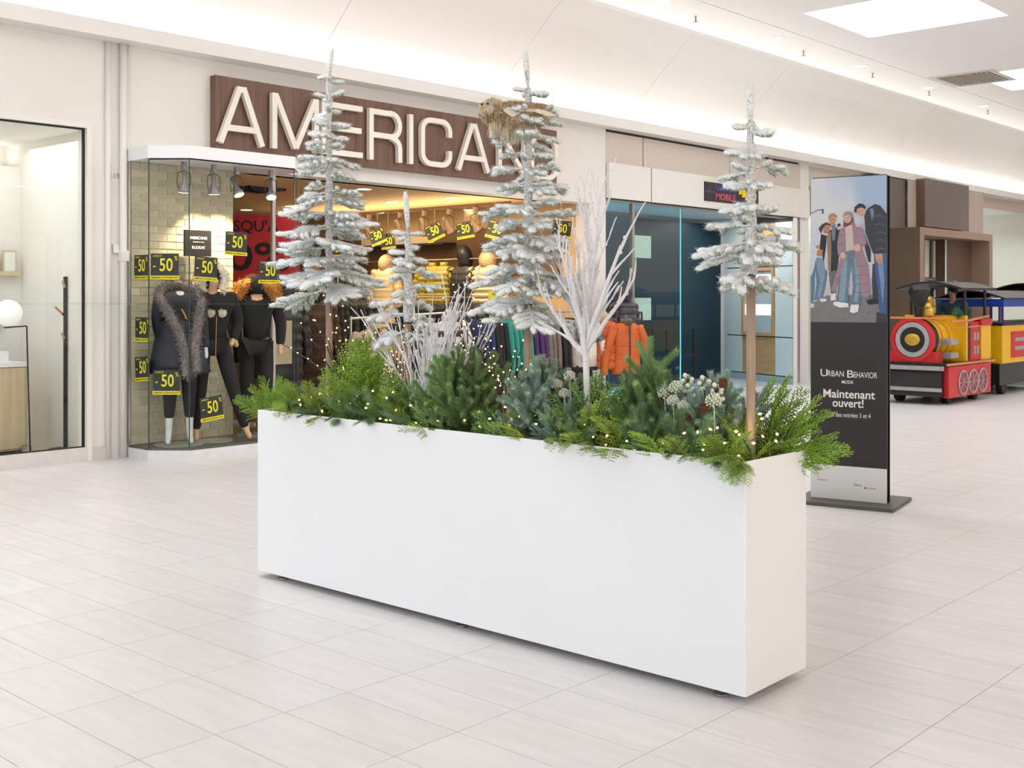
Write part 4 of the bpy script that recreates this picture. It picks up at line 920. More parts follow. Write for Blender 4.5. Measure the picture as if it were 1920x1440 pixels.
for (u, v) in ((561, 750), (563, 759), (584, 745), (604, 771), (579, 773), (615, 760), (636, 752), (643, 757), (657, 755), (686, 765), (690, 757), (699, 733), (737, 735), (725, 746), (742, 769), (724, 788), (732, 788), (756, 789), (780, 793), (828, 799), (871, 788), (889, 777), (918, 785), (958, 786), (973, 781), (978, 780), (955, 796), (947, 763), (1005, 795), (1112, 819), (1138, 817), (1175, 827), (1136, 834), (1243, 829), (1283, 812), (1308, 810), (1320, 833), (1318, 843), (1332, 805), (1345, 802), (1359, 831), (1386, 815), (1380, 809), (1413, 831), (1430, 818), (1455, 827), (1457, 814), (1385, 855), (1386, 865), (1429, 785), (1425, 776), (713, 785), (820, 790), (1095, 795), (1190, 845), (1330, 858), (600, 738), (670, 742), (770, 760), (900, 800)):
    o = bpy.data.objects.new('bulb', bulb_big); C.objects.link(o); o.parent = sl; o.location = Vector(WX(u, v, 3.86+.1*rng.random()))-org; o.rotation_euler = (rng.uniform(0, 3), rng.uniform(0, 3), 0)
for u in (600, 730, 900, 960, 1180, 1320, 1400):
    q = WX(u, 782+.03*(u-600)*2, 3.98); l = bpy.data.lights.new('string_glow', 'POINT'); l.energy = .22; l.color = (1, .8, .45); l.shadow_soft_size = .02; o = bpy.data.objects.new('string_glow', l); C.objects.link(o); o.location = (q[0], q[1], 1.0)

# ------------------------------------------------------------------ toy owl
m_owl = M('owl_down', (206, 184, 150), .95, .3, 40); m_owl2 = M('owl_brown', (188, 156, 114), .95, .35, 60); m_owl3 = M('owl_cream', (238, 226, 200), .95, .1, 40)
oc = Vector(WX(962, 222, 4.0)); ow = thing('toy_owl', 'shaggy toy owl in beige and brown perched near the top of the third flocked tree', 'owl', oc)
ux, uz = Vector((.675, -.738, 0)), Vector((0, 0, 1))   # along the bird (head to tail) and up
uo = Vector((-.738, -.675, 0))
def OP(px_, py_, out=0.): return ux*((px_-962)/400)+uz*(-(py_-222)/400)+uo*out   # sizes measured at the owl's distance
bd = MB(); sec = [(1036, 222, .006), (1018, 219, .024), (1000, 222, .05), (980, 228, .068), (958, 229, .072), (942, 222, .062), (932, 212, .058), (922, 208, .06), (911, 208, .05), (903, 210, .032), (897, 212, .006)]
bd.tube([OP(a, b) for a, b, r in sec], [(r*.92, r) for a, b, r in sec], 18); obj('body', bd, m_owl, ow, False, True)
def fur(n, f, ln, down, seed, wd=.003, jit=.26):
    mb = MB(); rg = random.Random(seed)
    for k in range(n):
        p, d = f(rg); d = (Vector(d)+Vector((rg.gauss(0, jit), rg.gauss(0, jit), rg.gauss(0, jit)-down))).normalized(); s_ = d.orthogonal().normalized()*wd; w_ = d.cross(s_); l = ln*(.6+.7*rg.random())
        mb.add([p+s_, p-s_*.5+w_, p-s_*.5-w_, p+d*l*.6+Vector((0, 0, -.004)), p+d*l+Vector((0, 0, -.014*down))], [(0, 1, 3), (1, 2, 3), (2, 0, 3), (0, 3, 4), (1, 4, 3)])
    return mb
def onbody(rg, i0, i1):
    i = rg.uniform(i0, i1); k = int(i); f_ = i-k; a, b = sec[k], sec[min(k+1, len(sec)-1)]; c = OP(a[0]+(b[0]-a[0])*f_, a[1]+(b[1]-a[1])*f_); r = a[2]+(b[2]-a[2])*f_; th = rg.uniform(0, 2*PI)
    n_ = uz*math.cos(th)+uo*math.sin(th); return c+n_*r*.9, n_+ux*.5
for nm, n, rngs, ln, dn, m, sd in (('head_feathers', 1500, (6, 10), .016, .1, m_owl, 1), ('back_feathers', 1500, (1, 6), .022, .15, m_owl2, 2), ('pale_feathers', 900, (2, 9.6), .018, .2, m_owl3, 3)):
    tag(obj(nm, fur(n, lambda rg: onbody(rg, *rngs), ln, dn, sd, .0022), m, ow, False), kind='stuff')
def chest(rg):
    x = rg.uniform(918, 1004); y = 226+rg.uniform(0, 22)*math.sin(PI*(x-905)/110); return OP(x, y, rg.uniform(-.02, .06)), Vector((0, 0, -1))+ux*.1
tag(obj('chest_feathers', fur(1500, chest, .055, .8, 5, .0028), m_owl3, ow, False), kind='stuff')
def chest2(rg):
    x = rg.uniform(912, 1008); y = 218+rg.uniform(0, 22)*math.sin(PI*(x-900)/120); return OP(x, y, rg.uniform(.0, .07)), Vector((0, 0, -1))
tag(obj('brown_chest_feathers', fur(420, chest2, .035, .8, 6, .0024), m_owl2, ow, False), kind='stuff')
wg = MB(); wp = [(938, 200), (950, 192), (975, 193), (1000, 199), (1022, 212), (1044, 222), (1024, 222), (1000, 214), (978, 214), (964, 224), (956, 222), (946, 214)]
wg.prism([((a-962)/400, -(b-222)/400) for a, b in wp], uo*.07, ux, uz, uo, .01); obj('wing', wg, m_owl3, ow, False)
wf_ = lambda rg: (lambda q: (OP(q[0], q[1], .08), ux+uo*.3))((lambda a: (a, 195+abs(a-960)*.09+rg.uniform(0, 10)))(rg.uniform(938, 1020)))
tag(obj('wing_feathers', fur(380, wf_, .02, .0, 8, .0024), m_owl2, ow, False), kind='stuff')
fq = (uo*.8-ux*.6).normalized()
obj('face_disc', MB().ball(OP(912, 207, .036), (.03, .03, .032), 14, 10), m_owl, ow, False, True)
tag(obj('face_feathers', fur(500, lambda rg: (lambda a: (OP(912, 207, .04)+(ux*math.cos(a)+uz*math.sin(a))*.024*rg.random()**.4+uo*.02, ux*math.cos(a)+uz*math.sin(a)+uo*.5))(rg.uniform(0, 6.28)), .016, .0, 9, .002), m_owl3, ow, False), kind='stuff')
for dx, dz in ((-5, -3), (6, -4)): obj('eye', MB().ball(OP(909+dx, 203+dz, .072), .0052, 10, 7), m_black, ow, False, True)
bk = OP(907, 207, .074); obj('beak', MB().tube([bk, bk+fq*.012+Vector((0, 0, -.004)), bk+fq*.014+Vector((0, 0, -.014))], [.005, .004, .0008], 7), M('beak_horn', (196, 150, 84), .4), ow, False)
for dx in (-4, 6): obj('leg', MB().tube([OP(985+dx, 236, 0), OP(987+dx, 250, -.02)], .005, 6), m_owl2, ow, False)

# ------------------------------------------------------------------ garments
def quilt(z, q, amp): return 1+1.5*amp*abs(math.sin(PI*z/q))**.5-amp*.9
def garment(w_=.46, d_=.2, h=.72, q=.0, slim=.8, n=20, sleeves=True, flare=1.0, sl_len=.62, sl_out=.1, sr=.062):
    """coat on a hanger, top at z=0, front to -y; returns {part: MB}"""
    P = {}; bd = MB(); rings = []; nz = 30 if q else 12
    for i in range(nz+1):
        f_ = i/nz; z = -.0-h*f_; ww = w_*(.22+.78*min(1, f_/.09)**.6) if f_ < .09 else w_*(1-(1-slim)*math.sin(PI*min(1, f_*1.05))*.4)*(1+(flare-1)*f_)
        dd = d_*(.45+.55*min(1, f_/.22)); k = quilt(-z, q, .22) if q else 1
        rings.append([(ww/2*math.copysign(abs(math.cos(a))**.8, math.cos(a))*(1+(k-1)*.25), dd/2*math.copysign(abs(math.sin(a))**.8, math.sin(a))*k, z) for a in [2*PI*j/n for j in range(n)]])
    bd.loft(rings[::-1]); P['body'] = bd
    if sleeves:
        for s_ in (-1, 1):
            pts = []; rd = []; m = 26 if q else 9
            for i in range(m+1):
                f_ = i/m; pts.append((s_*(w_*.43+sl_out*math.sin(f_*PI*.55)), -.01-.03*f_, -.05-sl_len*f_)); r = sr*(1-.35*f_)*(quilt(f_*sl_len, q, .3) if q else 1); rd.append((r, r*.9))
            P['sleeve%d' % s_] = MB().tube(pts, rd, 12)
    return P
m_hang = M('hanger_metal', (190, 186, 180), .3, .05, metal=.8)
def hang(name, label, cat, loc, rz, m, parts, extras=(), group=None, hook=.09):
    t = thing(name, label, cat, loc, rz, group)
    for k, mb in parts.items(): obj('sleeve' if k.startswith('sleeve') else k, mb, m, t, False, True)
    for nm, mb, mm in extras: obj(nm, mb, mm, t, False, True)
    obj('hanger', MB().tube([(0, 0, -.01), (0, 0, hook*.6), (.02, 0, hook*.85), (0, 0, hook), (-.018, 0, hook*.85)], .0028, 5), m_hang, t, False)
    return t
def zipx(h): return MB().box(-.008, .008, -.108, -.1, -h, -.05)
def hood(r=.12, dz=.05, dy=.0): return MB().ball((0, dy, dz), (r*.85, r*.9, r), 16, 10)
def collar(): return MB().tube([(0, .0, -.03), (0, -.005, .05)], [(.075, .085), (.07, .08)], 14)
puff = lambda n, c: M('puffer_'+n, c, .42, .08, 6, bump=.15, spec=.5)
mo_ol, mo_bl, mo_cr, mo_or, mo_tan, mo_wh, mo_pl, mo_lil = puff('olive', (164, 150, 62)), puff('black', (38, 37, 40)), puff('cream', (232, 212, 172)), puff('orange', (200, 92, 28)), puff('tan', (178, 156, 128)), puff('white', (206, 202, 198)), puff('plum', (58, 50, 62)), puff('lilac', (192, 188, 208))
m_fur = M('beige_fur', (196, 168, 132), 1, .3, 60)
J7 = lambda **k: garment(q=.085, d_=.3, sr=.085, sl_out=.13, **k)
# side wall of the coat shop (faces -x)
def wall_rail(y0, y1, z, x=12.72): return MB().tube([(x, y0, z), (x, y1, z)], .012, 8).box(x, 12.9, y0+.05, y0+.07, z-.01, z+.01).box(x, 12.9, y1-.07, y1-.05, z-.01, z+.01)
t = thing('hanging_rail', 'steel rail on the brown side wall carrying the puffer jackets', 'rail', (12.72, 12.6, 2.1)); obj('tube', wall_rail(11.6, 16.6, 2.14, 12.62), m_hang, t)
wz = 2.05
hang('puffer_jacket', 'olive puffer jacket hung on the side wall rail', 'jacket', (12.62, 13.25, wz), -PI/2, mo_ol, J7(h=.72, w_=.56), [('collar', collar(), mo_ol), ('zip', MB().box(-.006, .006, -.16, -.15, -.66, .02), m_dark)], 'puffer jackets on the side wall')
hang('puffer_jacket', 'second olive puffer jacket, behind the front olive one', 'jacket', (12.62, 12.98, wz), -PI/2, mo_ol, J7(h=.68, w_=.4), [('collar', collar(), mo_ol)], 'puffer jackets on the side wall')
hang('puffer_coat', 'long black puffer coat with a raised hood on the side wall', 'jacket', (12.62, 12.55, wz), -PI/2, mo_bl, J7(h=1.05, w_=.52), [('hood', MB().tube([(0, .02, -.06), (0, .03, .06), (0, .0, .17), (0, -.05, .26), (0, -.08, .27)], [(.1, .12), (.12, .13), (.12, .13), (.085, .1), (.02, .03)], 14), mo_bl), ('zip', MB().box(-.006, .006, -.16, -.15, -.9, .0), m_dark)], 'puffer jackets on the side wall')
hang('puffer_coat', 'cream puffer coat behind the owl tree', 'jacket', (12.62, 12.05, wz), -PI/2, mo_cr, J7(h=.85, w_=.58), [('fur_hood', hood(.16, .06), m_fur)], 'puffer jackets on the side wall')
hang('puffer_coat', 'long cream puffer coat behind the small flocked tree', 'jacket', (12.62, 14.35, wz), -PI/2, mo_cr, J7(h=1.0, w_=.52), [('hood', hood(.16, .05), m_fur)], 'puffer jackets on the side wall')
hang('puffer_jacket', 'dark brown puffer jacket left of the long cream one', 'jacket', (12.62, 15.2, wz), -PI/2, puff('brown', (64, 52, 42)), J7(h=.9, w_=.5), [('hood', hood(.15, .05), puff('brown', (64, 52, 42)))], 'puffer jackets on the side wall')
hang('puffer_jacket', 'tan puffer jacket right of the tallest flocked tree stem', 'jacket', (12.62, 16.2, wz), -PI/2, puff('camel', (190, 150, 104)), J7(h=.7, w_=.5), [('hood', hood(.16, .04), puff('camel', (190, 150, 104)))], 'puffer jackets on the side wall')
t = thing('wall_shelf', 'dark shelf board above the jackets on the side wall', 'shelf', (12.7, 13.5, 2.3)); obj('board', MB().box(12.6, 12.89, 13.0, 15.2, 2.38, 2.41), m_dark, t)
t = thing('wall_panel', 'pale plain panel on the brown side wall above the rail', 'panel', (12.88, 14.6, 2.15)); obj('face', MB().box(12.88, 12.899, 13.5, 15.3, 2.42, 2.58), M('pale_panel', (236, 216, 176), .6), t)
# freestanding racks of dark coats filling the shop
def rack(label, x0, x1, y, z, n, m_list, hh, group, rz=PI/2, lab=None, sl=True, each=None, jit=.2):
    t = thing('clothes_rack', label, 'clothes rack', ((x0+x1)/2, y, 0))
    obj('rail', MB().tube([(x0, y, z), (x1, y, z)], .012, 8), m_hang, t)
    for x in (x0+.02, x1-.02): obj('post', MB().tube([(x, y, .03), (x, y, z)], .012, 8), m_hang, t); obj('foot', MB().box(x-.015, x+.015, y-.25, y+.25, 0, .03), m_hang, t)
    rg = random.Random(int(x0*10)); protos = {}; cnt = {}; ORD = ['first', 'second', 'third', 'fourth', 'fifth', 'sixth', 'seventh', 'eighth', 'ninth']
    for k in range(n):
        c = m_list[k*len(m_list)//n]; nm, lb = (each or {}).get(c.name, ('winter_coat', lab)); x = x0+.06+(x1-x0-.12)*(k+.5)/n
        key = c.name
        if each: cnt[nm+key] = cnt.get(nm+key, 0)+1; lb = lb.replace('pullover', ORD[cnt[nm+key]-1]+' pullover from the left among its colour,', 1)
        if key in protos: dup(protos[key], (x, y+rg.uniform(-.02, .02), z-.085), rz+rg.uniform(-jit, jit), lb)
        else: protos[key] = hang(nm, lb, 'garment', (x, y, z-.085), rz+rg.uniform(-jit, jit), c, garment(q=hh[1], h=hh[0], w_=.44, d_=hh[2], sl_out=.05, sl_len=hh[3], sr=hh[4]), (), group)
cl = lambda n, c: M('cloth_'+n, c, .8, .12, 12, bump=.2)
dk, dk2, dk3 = cl('black', (26, 25, 25)), cl('brown_black', (44, 36, 30)), cl('dark_green', (40, 40, 30))
rack('long rack of black coats deep in the shop, left part', 8.2, 10.3, 12.0, 1.6, 16, [dk, dk2, dk, dk3], (.95, .1, .11, .62, .05), 'dark coats on the inner racks', lab='dark winter coat on an inner rack of the coat shop')
rack('long rack of black coats deep in the shop, right part', 10.5, 12.4, 11.6, 1.55, 15, [dk, dk, dk2], (.95, .1, .11, .62, .05), 'dark coats on the inner racks', lab='dark winter coat on an inner rack of the coat shop')
rack('rack of dark coats at the back left of the shop', 7.8, 11.5, 14.2, 1.9, 24, [dk2, dk, dk3, dk], (1.2, .1, .13, .7, .055), 'dark coats on the back racks', lab='long dark coat on the back racks of the coat shop')
# rack of knitwear in the doorway
kn = {n: cl(n, c) for n, c in (('navy', (44, 50, 98)), ('jet', (30, 28, 28)), ('teal', (48, 140, 124)), ('violet', (76, 44, 98)), ('stone', (120, 110, 102)), ('maroon', (84, 32, 42)), ('greige', (170, 158, 148)))}
seq = ['navy', 'navy', 'jet', 'jet', 'jet', 'teal', 'teal', 'teal', 'teal', 'teal', 'violet', 'violet', 'violet', 'stone', 'stone', 'stone', 'jet', 'jet', 'greige', 'maroon', 'maroon', 'jet', 'greige', 'jet']
lbk = {'cloth_'+n: ('pullover', l) for n, l in (('navy', 'navy pullover on the knitwear rack'), ('jet', 'black pullover on the knitwear rack'), ('teal', 'teal pullover on the knitwear rack'), ('violet', 'purple pullover on the knitwear rack'), ('stone', 'grey-brown pullover on the knitwear rack'), ('maroon', 'maroon pullover on the knitwear rack'), ('greige', 'pale grey-beige pullover on the knitwear rack'))}
lbk = {k: v for k, v in lbk.items()}
rack('knitwear rack in the shop doorway behind the owl tree', 10.0, 12.3, 9.95, 1.36, len(seq), [kn[s_] for s_ in seq], (.8, 0, .085, .6, .045), 'pullovers on the knitwear rack', each=lbk, jit=.1, rz=PI/2+.35)
# two striped pullovers and orange puffers facing the hall
def striped(loc, rz, c1, label):
    t = hang('striped_pullover', label, 'garment', loc, rz, c1, garment(w_=.42, d_=.1, h=.26, sl_len=.22, sl_out=.05, sr=.055))
    ex = garment(w_=.42, d_=.1, h=.64, sl_len=.55, sl_out=.11, sr=.058)
    b = MB(); b.loft([[(x, y, z) for x, y, z in [(.2*math.copysign(abs(math.cos(a))**.8, math.cos(a)), .052*math.sin(a), z_) for a in [2*PI*j/16 for j in range(16)]]] for z_ in (-.62, -.27)]); obj('lower_body', b, cl('offwhite', (226, 218, 206)), t, False, True)
    for s_ in (-1, 1): obj('lower_sleeve', MB().tube([(s_*.265, -.02, -.27), (s_*.29, -.03, -.4), (s_*.3, -.03, -.58)], [(.052, .048), (.047, .044), (.04, .038)], 10), cl('offwhite', (226, 218, 206)), t, False, True)
    for z in (-.265, -.29): obj('stripe', MB().loft([[(.206*math.copysign(abs(math.cos(a))**.8, math.cos(a)), .058*math.sin(a), z_) for a in [2*PI*j/16 for j in range(16)]] for z_ in (z-.004, z+.004)]), dk, t, False)
    obj('hem', MB().loft([[(.206*math.copysign(abs(math.cos(a))**.8, math.cos(a)), .056*math.sin(a), z_) for a in [2*PI*j/16 for j in range(16)]] for z_ in (-.67, -.62)]), kn['jet'], t, False)
    return t
striped((12.05, 9.72, 1.24), -.35, cl('slate_blue', (98, 118, 150)), 'striped pullover, slate blue over off-white, facing the hall'); striped((11.8, 9.88, 1.26), -.9, cl('ash', (150, 148, 152)), 'striped pullover, grey over off-white, seen half sideways')
tr_ = hang('trousers', 'black trousers hung under the striped pullovers', 'garment', (12.05, 9.86, .62), -.3, dk, {'body': MB().tube([(-.09, 0, 0), (-.1, 0, -.5)], [(.09, .06), (.07, .05)], 10).tube([(.09, 0, 0), (.1, 0, -.5)], [(.09, .06), (.07, .05)], 10)}, hook=.03)
t = thing('clothes_rack', 'black floor rack carrying the orange puffer jackets', 'clothes rack', (12.9, 9.62, 0))
obj('post', MB().tube([(12.42, 9.72, .02), (12.42, 9.72, 1.34)], .014, 8), m_dark, t); obj('post', MB().tube([(13.05, 9.5, .02), (13.05, 9.5, 1.34)], .014, 8), m_dark, t); obj('rail', MB().tube([(12.42, 9.72, 1.34), (13.05, 9.5, 1.34)], .012, 8), m_dark, t)
for x, y in ((12.42, 9.72), (13.05, 9.5)): obj('foot', MB().box(x-.02, x+.02, y-.22, y+.22, 0, .02), m_dark, t)
hang('puffer_jacket', 'bright orange puffer jacket facing the hall, nearest on its rack', 'jacket', (12.62, 9.45, 1.21), -.42, mo_or, garment(q=.055, h=.7, w_=.42, d_=.2, sl_out=.17, sl_len=.66, sr=.072), [('collar', collar(), puff('lining', (92, 84, 60))), ('zip', MB().box(-.01, .01, -.112, -.1, -.66, .02), m_dark)], 'puffer jackets on the floor rack', .1)
hang('puffer_jacket', 'second orange puffer jacket with a beige fur hood, half hidden by the birch branch', 'jacket', (12.38, 9.66, 1.24), -.8, mo_or, garment(q=.055, h=.66, w_=.42, d_=.2, sl_out=.1, sl_len=.6, sr=.07), [('fur_hood', hood(.1, .03), m_fur)], 'puffer jackets on the floor rack', .09)
m4 = thing('mannequin', 'torso mannequin in a long plum to lilac puffer coat with its hood up', 'mannequin', (13.24, 9.96, 0))
cz = garment(q=.1, h=.42, w_=.46, d_=.28, sl_len=.38, sl_out=.08, sr=.08); 
for k, mb in cz.items():
    mb.v = [(x*1, y, z+1.5) for x, y, z in mb.v]; obj('sleeve' if k.startswith('sl') else 'coat_top', mb, mo_pl, m4, False, True)
lw = MB().loft([[(.23*math.cos(a)*quilt(z, .1, .15), .14*math.sin(a)*quilt(z, .1, .2), z) for a in [2*PI*j/18 for j in range(18)]] for z in [.52+.025*k for k in range(23)]]); obj('coat_skirt', lw, mo_lil, m4, False, True)
for s_ in (-1, 1): obj('lower_sleeve', MB().tube([(s_*.275, -.03, 1.08-.03*k) for k in range(10)], [(.062*quilt(.03*k, .09, .3), .06*quilt(.03*k, .09, .3)) for k in range(10)], 12), mo_lil, m4, False, True)
obj('hood', MB().ball((0, 0, 1.6), (.125, .14, .15), 16, 12), mo_pl, m4, False, True); obj('stand', MB().tube([(0, 0, .02), (0, 0, .55)], .018, 8).spin((0, 0, 0), [(.16, 0), (.16, .015), (0, .018)], 20), m_steel, m4, False)
# coats on the left of the doorway
hang('padded_coat', 'tan padded coat with a round badge left of the white twigs', 'jacket', (8.6, 9.98, 1.2), -.35, mo_tan, garment(q=.2, h=.95, w_=.46, d_=.2, sl_out=.14, sl_len=.7, sr=.075), [('collar', collar(), mo_tan), ('zip', MB().box(-.014, .014, -.115, -.1, -.9, .0), m_dark), ('badge', MB().spin((0, 0, 0), [(.0, 0), (.02, .002), (.02, .008), (0, .01)], 14), m_dark)], 'padded coats in the doorway')
hang('padded_coat', 'black padded coat between the tan one and the white twigs', 'jacket', (9.0, 10.08, 1.2), -.6, mo_bl, garment(q=.12, h=.95, w_=.44, d_=.2, sl_out=.1, sl_len=.7, sr=.07), [('collar', collar(), mo_bl)], 'padded coats in the doorway')
tw_ = hang('padded_coat', 'pale grey coat with dark chest bands behind the fairy lights', 'jacket', (9.68, 9.9, 1.28), -.2, mo_wh, garment(q=0, h=.72, w_=.44, d_=.18, sl_out=.2, sl_len=.74, sr=.08), [('hood', hood(.1, .0), mo_wh), ('band', MB().loft([[(.232*math.cos(a), .1*math.sin(a), z_) for a in [2*PI*j/18 for j in range(18)]] for z_ in (-.2, -.13)]), mo_bl), ('band', MB().loft([[(.232*math.cos(a), .1*math.sin(a), z_) for a in [2*PI*j/18 for j in range(18)]] for z_ in (-.33, -.28)]), mo_bl)], 'padded coats in the doorway')
rr_ = thing('clothes_rack', 'low steel rack carrying the padded coats in the doorway', 'clothes rack', (9.2, 10.0, 0)); obj('rail', MB().tube([(8.3, 10.06, 1.31), (10.0, 9.98, 1.37)], .013, 8), m_hang, rr_)
for x, y in ((8.32, 10.06), (9.98, 9.98)): obj('post', MB().tube([(x, y, .02), (x, y, 1.34)], .013, 8), m_hang, rr_); obj('foot', MB().box(x-.015, x+.015, y-.25, y+.25, 0, .02), m_hang, rr_)
for k, (x, y, l) in enumerate(((8.02, 10.9, 'tall black coat mannequin left of the tallest tree post'), (8.75, 11.25, 'dark brown shaggy coat mannequin right of the tallest tree post'))):
    t = thing('mannequin', l, 'mannequin', (x, y, 0)); mm = (mo_bl, M('brown_shaggy', (72, 52, 36), 1, .3, 40))[k]; g_ = garment(q=.13, h=1.05, w_=.5, d_=.28, sl_out=.1, sl_len=.7, sr=.08)
    for q_, mb in g_.items(): mb.v = [(a, b, c+1.52) for a, b, c in mb.v]; obj('sleeve' if q_.startswith('sl') else 'coat', mb, mm, t, False, True)
    obj('hood', MB().ball((0, 0, 1.62), (.13, .14, .14), 16, 10), mm, t, False, True); obj('stand', MB().tube([(0, 0, .02), (0, 0, .5)], .02, 8).spin((0, 0, 0), [(.17, 0), (.17, .015), (0, .018)], 20), m_steel, t, False)
# red big sale banner deep in the shop
t = thing('sale_banner', 'red and black banner reading JUSQU\'À -50% seen through the bay', 'banner', (9.6, 13.6, 1.6)); rg_ = -.15
obj('banner', MB().box(-.95, .95, 0, .01, -.1, .85), M('banner_red', (176, 34, 54), .5), t, False); obj('corner', MB().prism([(-.95, .1), (-.95, .85), (-.25, .85), (-.55, .1)], (0, -.004, 0), (1, 0, 0), (0, 0, 1), (0, 1, 0), .003), m_pk, t, False)
text('lettering', "JUSQU'À", .2, m_black, t, (.3, -.006, .7), bold=.01); text('lettering', '-50%', .5, m_black, t, (.15, -.006, .3), bold=.012, fit=1.35); t.rotation_euler = (0, 0, -.75)
t.location = (8.35, 12.6, 1.75)
# hanging sale cards in the shop
for k, (u, v, X, rz, sc_, l) in enumerate(((708, 445, 12.0, -1.2, 1.0, 'sale card hung left of the small flocked tree'), (728, 455, 12.1, -1.2, .9, 'sale card half behind the small flocked tree'), (815, 436, 12.2, -1.2, 1.05, 'crooked sale card above the olive jackets'), (872, 433, 12.2, -1.15, 1.0, 'sale card right above the black hooded coat'), (930, 433, 12.1, -1.1, 1.05, 'sale card above the cream coat, left of the owl tree'), (1053, 432, 12.3, -1.2, 1., 'sale card right of the owl tree'), (634, 470, 12.0, -1.2, .9, 'sale card behind the tallest flocked tree'))):
    hc_ = place_card(WX(u, v, X), (0, (-.35, -.1, -.4, -.15, .25, .1, 0)[k], rz), l, sc_, 'sale cards hung inside the shop')
    obj('cord', MB().tube([(0, .003, .0), (0, .003, (2.929-hc_.location.z)/sc_)], .0025, 4), m_hang, hc_, False, rot=hc_.rotation_euler.to_matrix().inverted().to_euler())
p = WY(930, 565, 10.2); t = thing('price_card', 'yellow price card reading $19.95 on the knitwear rack', 'price card', p); obj('card', MB().box(-.11, .11, 0, .004, -.13, .13), m_yel, t, False); text('figures', '$19.95', .1, m_black, t, (0, -.002, -.01), bold=.01, fit=.2); text('small_print', 'SPECIAL', .03, m_black, t, (0, -.002, .09), bold=.02)
t.rotation_euler = (0, 0, -.35); obj('clip', MB().box(-.006, .006, .0, .006, -.32, -.131), m_hang, t, False)
p = WY(531, 642, 10.5); t = thing('paper_bag_notice', 'blank beige sheet taped to the inner bay glass', 'notice', p); obj('sheet', MB().box(-.12, .12, 0, .003, -.24, .24), M('kraft', (176, 160, 132), .8), t, False)
# downlights of the shop ceiling, air diffuser, track with heads
dz_ = 2.929
proto = None
for k, (u, v, l) in enumerate(((682, 354, 'nearest warm downlight in the tan shop ceiling'), (735, 378, 'warm downlight above the small flocked tree'), (847, 370, 'warm downlight right of the middle of the doorway'), (880, 393, 'warm downlight behind the hanging track heads'), (515, 356, 'warm downlight seen beside the bay mullion'), (462, 393, 'distant warm downlight seen through the bay'), (545, 386, 'warm downlight just left of the tallest tree'), (710, 398, 'deep warm downlight left of the track'))):
    p = FL(u, v, dz_)
    if proto is None:
        proto = thing('shop_downlight', l, 'ceiling light', p, 0, 'downlights of the coat shop'); obj('trim_ring', MB().spin((0, 0, 0), [(.11, 0), (.11, -.006), (.09, -.008)], 20), m_white, proto, False); obj('lamp', MB().spin((0, 0, 0), [(.088, -.003), (.088, -.0085), (0, -.01)], 20), M('warm_lamp_glow', (255, 244, 220), .5, 0, emit=((255, 238, 205), 8)), proto, False)
    else: dup(proto, p, 0, l)
t = thing('ceiling_diffuser', 'dark louvred air diffuser in the shop ceiling above the bay', 'vent', (8.6, 12.3, 2.93)); 
for k in range(4): r_ = .28-.06*k; obj('louvre', MB().box(8.6-r_, 8.6+r_, 12.3-r_, 12.3-r_+.02, 2.9-.004*k, 2.929).box(8.6-r_, 8.6+r_, 12.3+r_-.02, 12.3+r_, 2.9-.004*k, 2.929).box(8.6-r_, 8.6-r_+.02, 12.3-r_, 12.3+r_, 2.9-.004*k, 2.929).box(8.6+r_-.02, 8.6+r_, 12.3-r_, 12.3+r_, 2.9-.004*k, 2.929), m_dark, t)
t = thing('lighting_track', 'brown lighting track along the shop ceiling', 'track', (12.2, 12.5, 2.9)); obj('track', MB().box(12.18, 12.22, 11.2, 15.2, 2.9, 2.929), M('track_brown', (110, 84, 60), .5), t)
m_brg = M('spot_taupe', (128, 108, 92), .4, .05, 8, metal=.5)
for k, (y, l) in enumerate(((14.3, 'track spotlight above the long cream coat'), (13.55, 'track spotlight right of the small flocked tree'), (13.0, 'track spotlight above the olive jackets'), (12.45, 'track spotlight above the black hooded coat'), (11.9, 'track spotlight left of the owl tree'), (15.0, 'furthest track spotlight, by the tallest flocked tree'))):
    track_head((12.2, y, 2.9), (.5, (-.2, -.1, .1, -.3, -.5, .2)[k], -1), l, False, m_brg, 'spotlights on the shop track', 1.35)
    if k < 5: spot('rail_spot', (12.25, y, 2.45), (12.75, y, 1.5), 14, (1, .8, .5), 70, .8)

# ------------------------------------------------------------------ mannequins in the bay
def fig(J, names, rad, m, name, sub=2):
    idx = {n: i for i, n in enumerate(J)}; used_ = sorted({q for e_ in names for q in e_}, key=lambda n: idx[n]); ii = {n: k for k, n in enumerate(used_)}
    return skin_mesh(name, [J[n] for n in used_], [(ii[a], ii[b]) for a, b in names], [rad[n] for n in used_], m, sub)
LIMB = [('pelvis', 'waist'), ('waist', 'chest'), ('chest', 'neck'), ('neck', 'head'), ('chest', 'shl'), ('shl', 'ell'), ('ell', 'wrl'), ('wrl', 'hal'), ('chest', 'shr'), ('shr', 'elr'), ('elr', 'wrr'), ('wrr', 'har'),
        ('pelvis', 'hil'), ('hil', 'knl'), ('knl', 'anl'), ('anl', 'fol'), ('pelvis', 'hir'), ('hir', 'knr'), ('knr', 'anr'), ('anr', 'for')]
RB = dict(pelvis=(.11, .08), waist=(.1, .075), chest=(.13, .085), neck=.045, head=(.075, .095), shl=.055, ell=.038, wrl=.024, hal=.03, shr=.055, elr=.038, wrr=.024, har=.03, hil=.075, knl=.052, anl=.032, fol=.026, hir=.075, knr=.052, anr=.032)
RB['for'] = .026
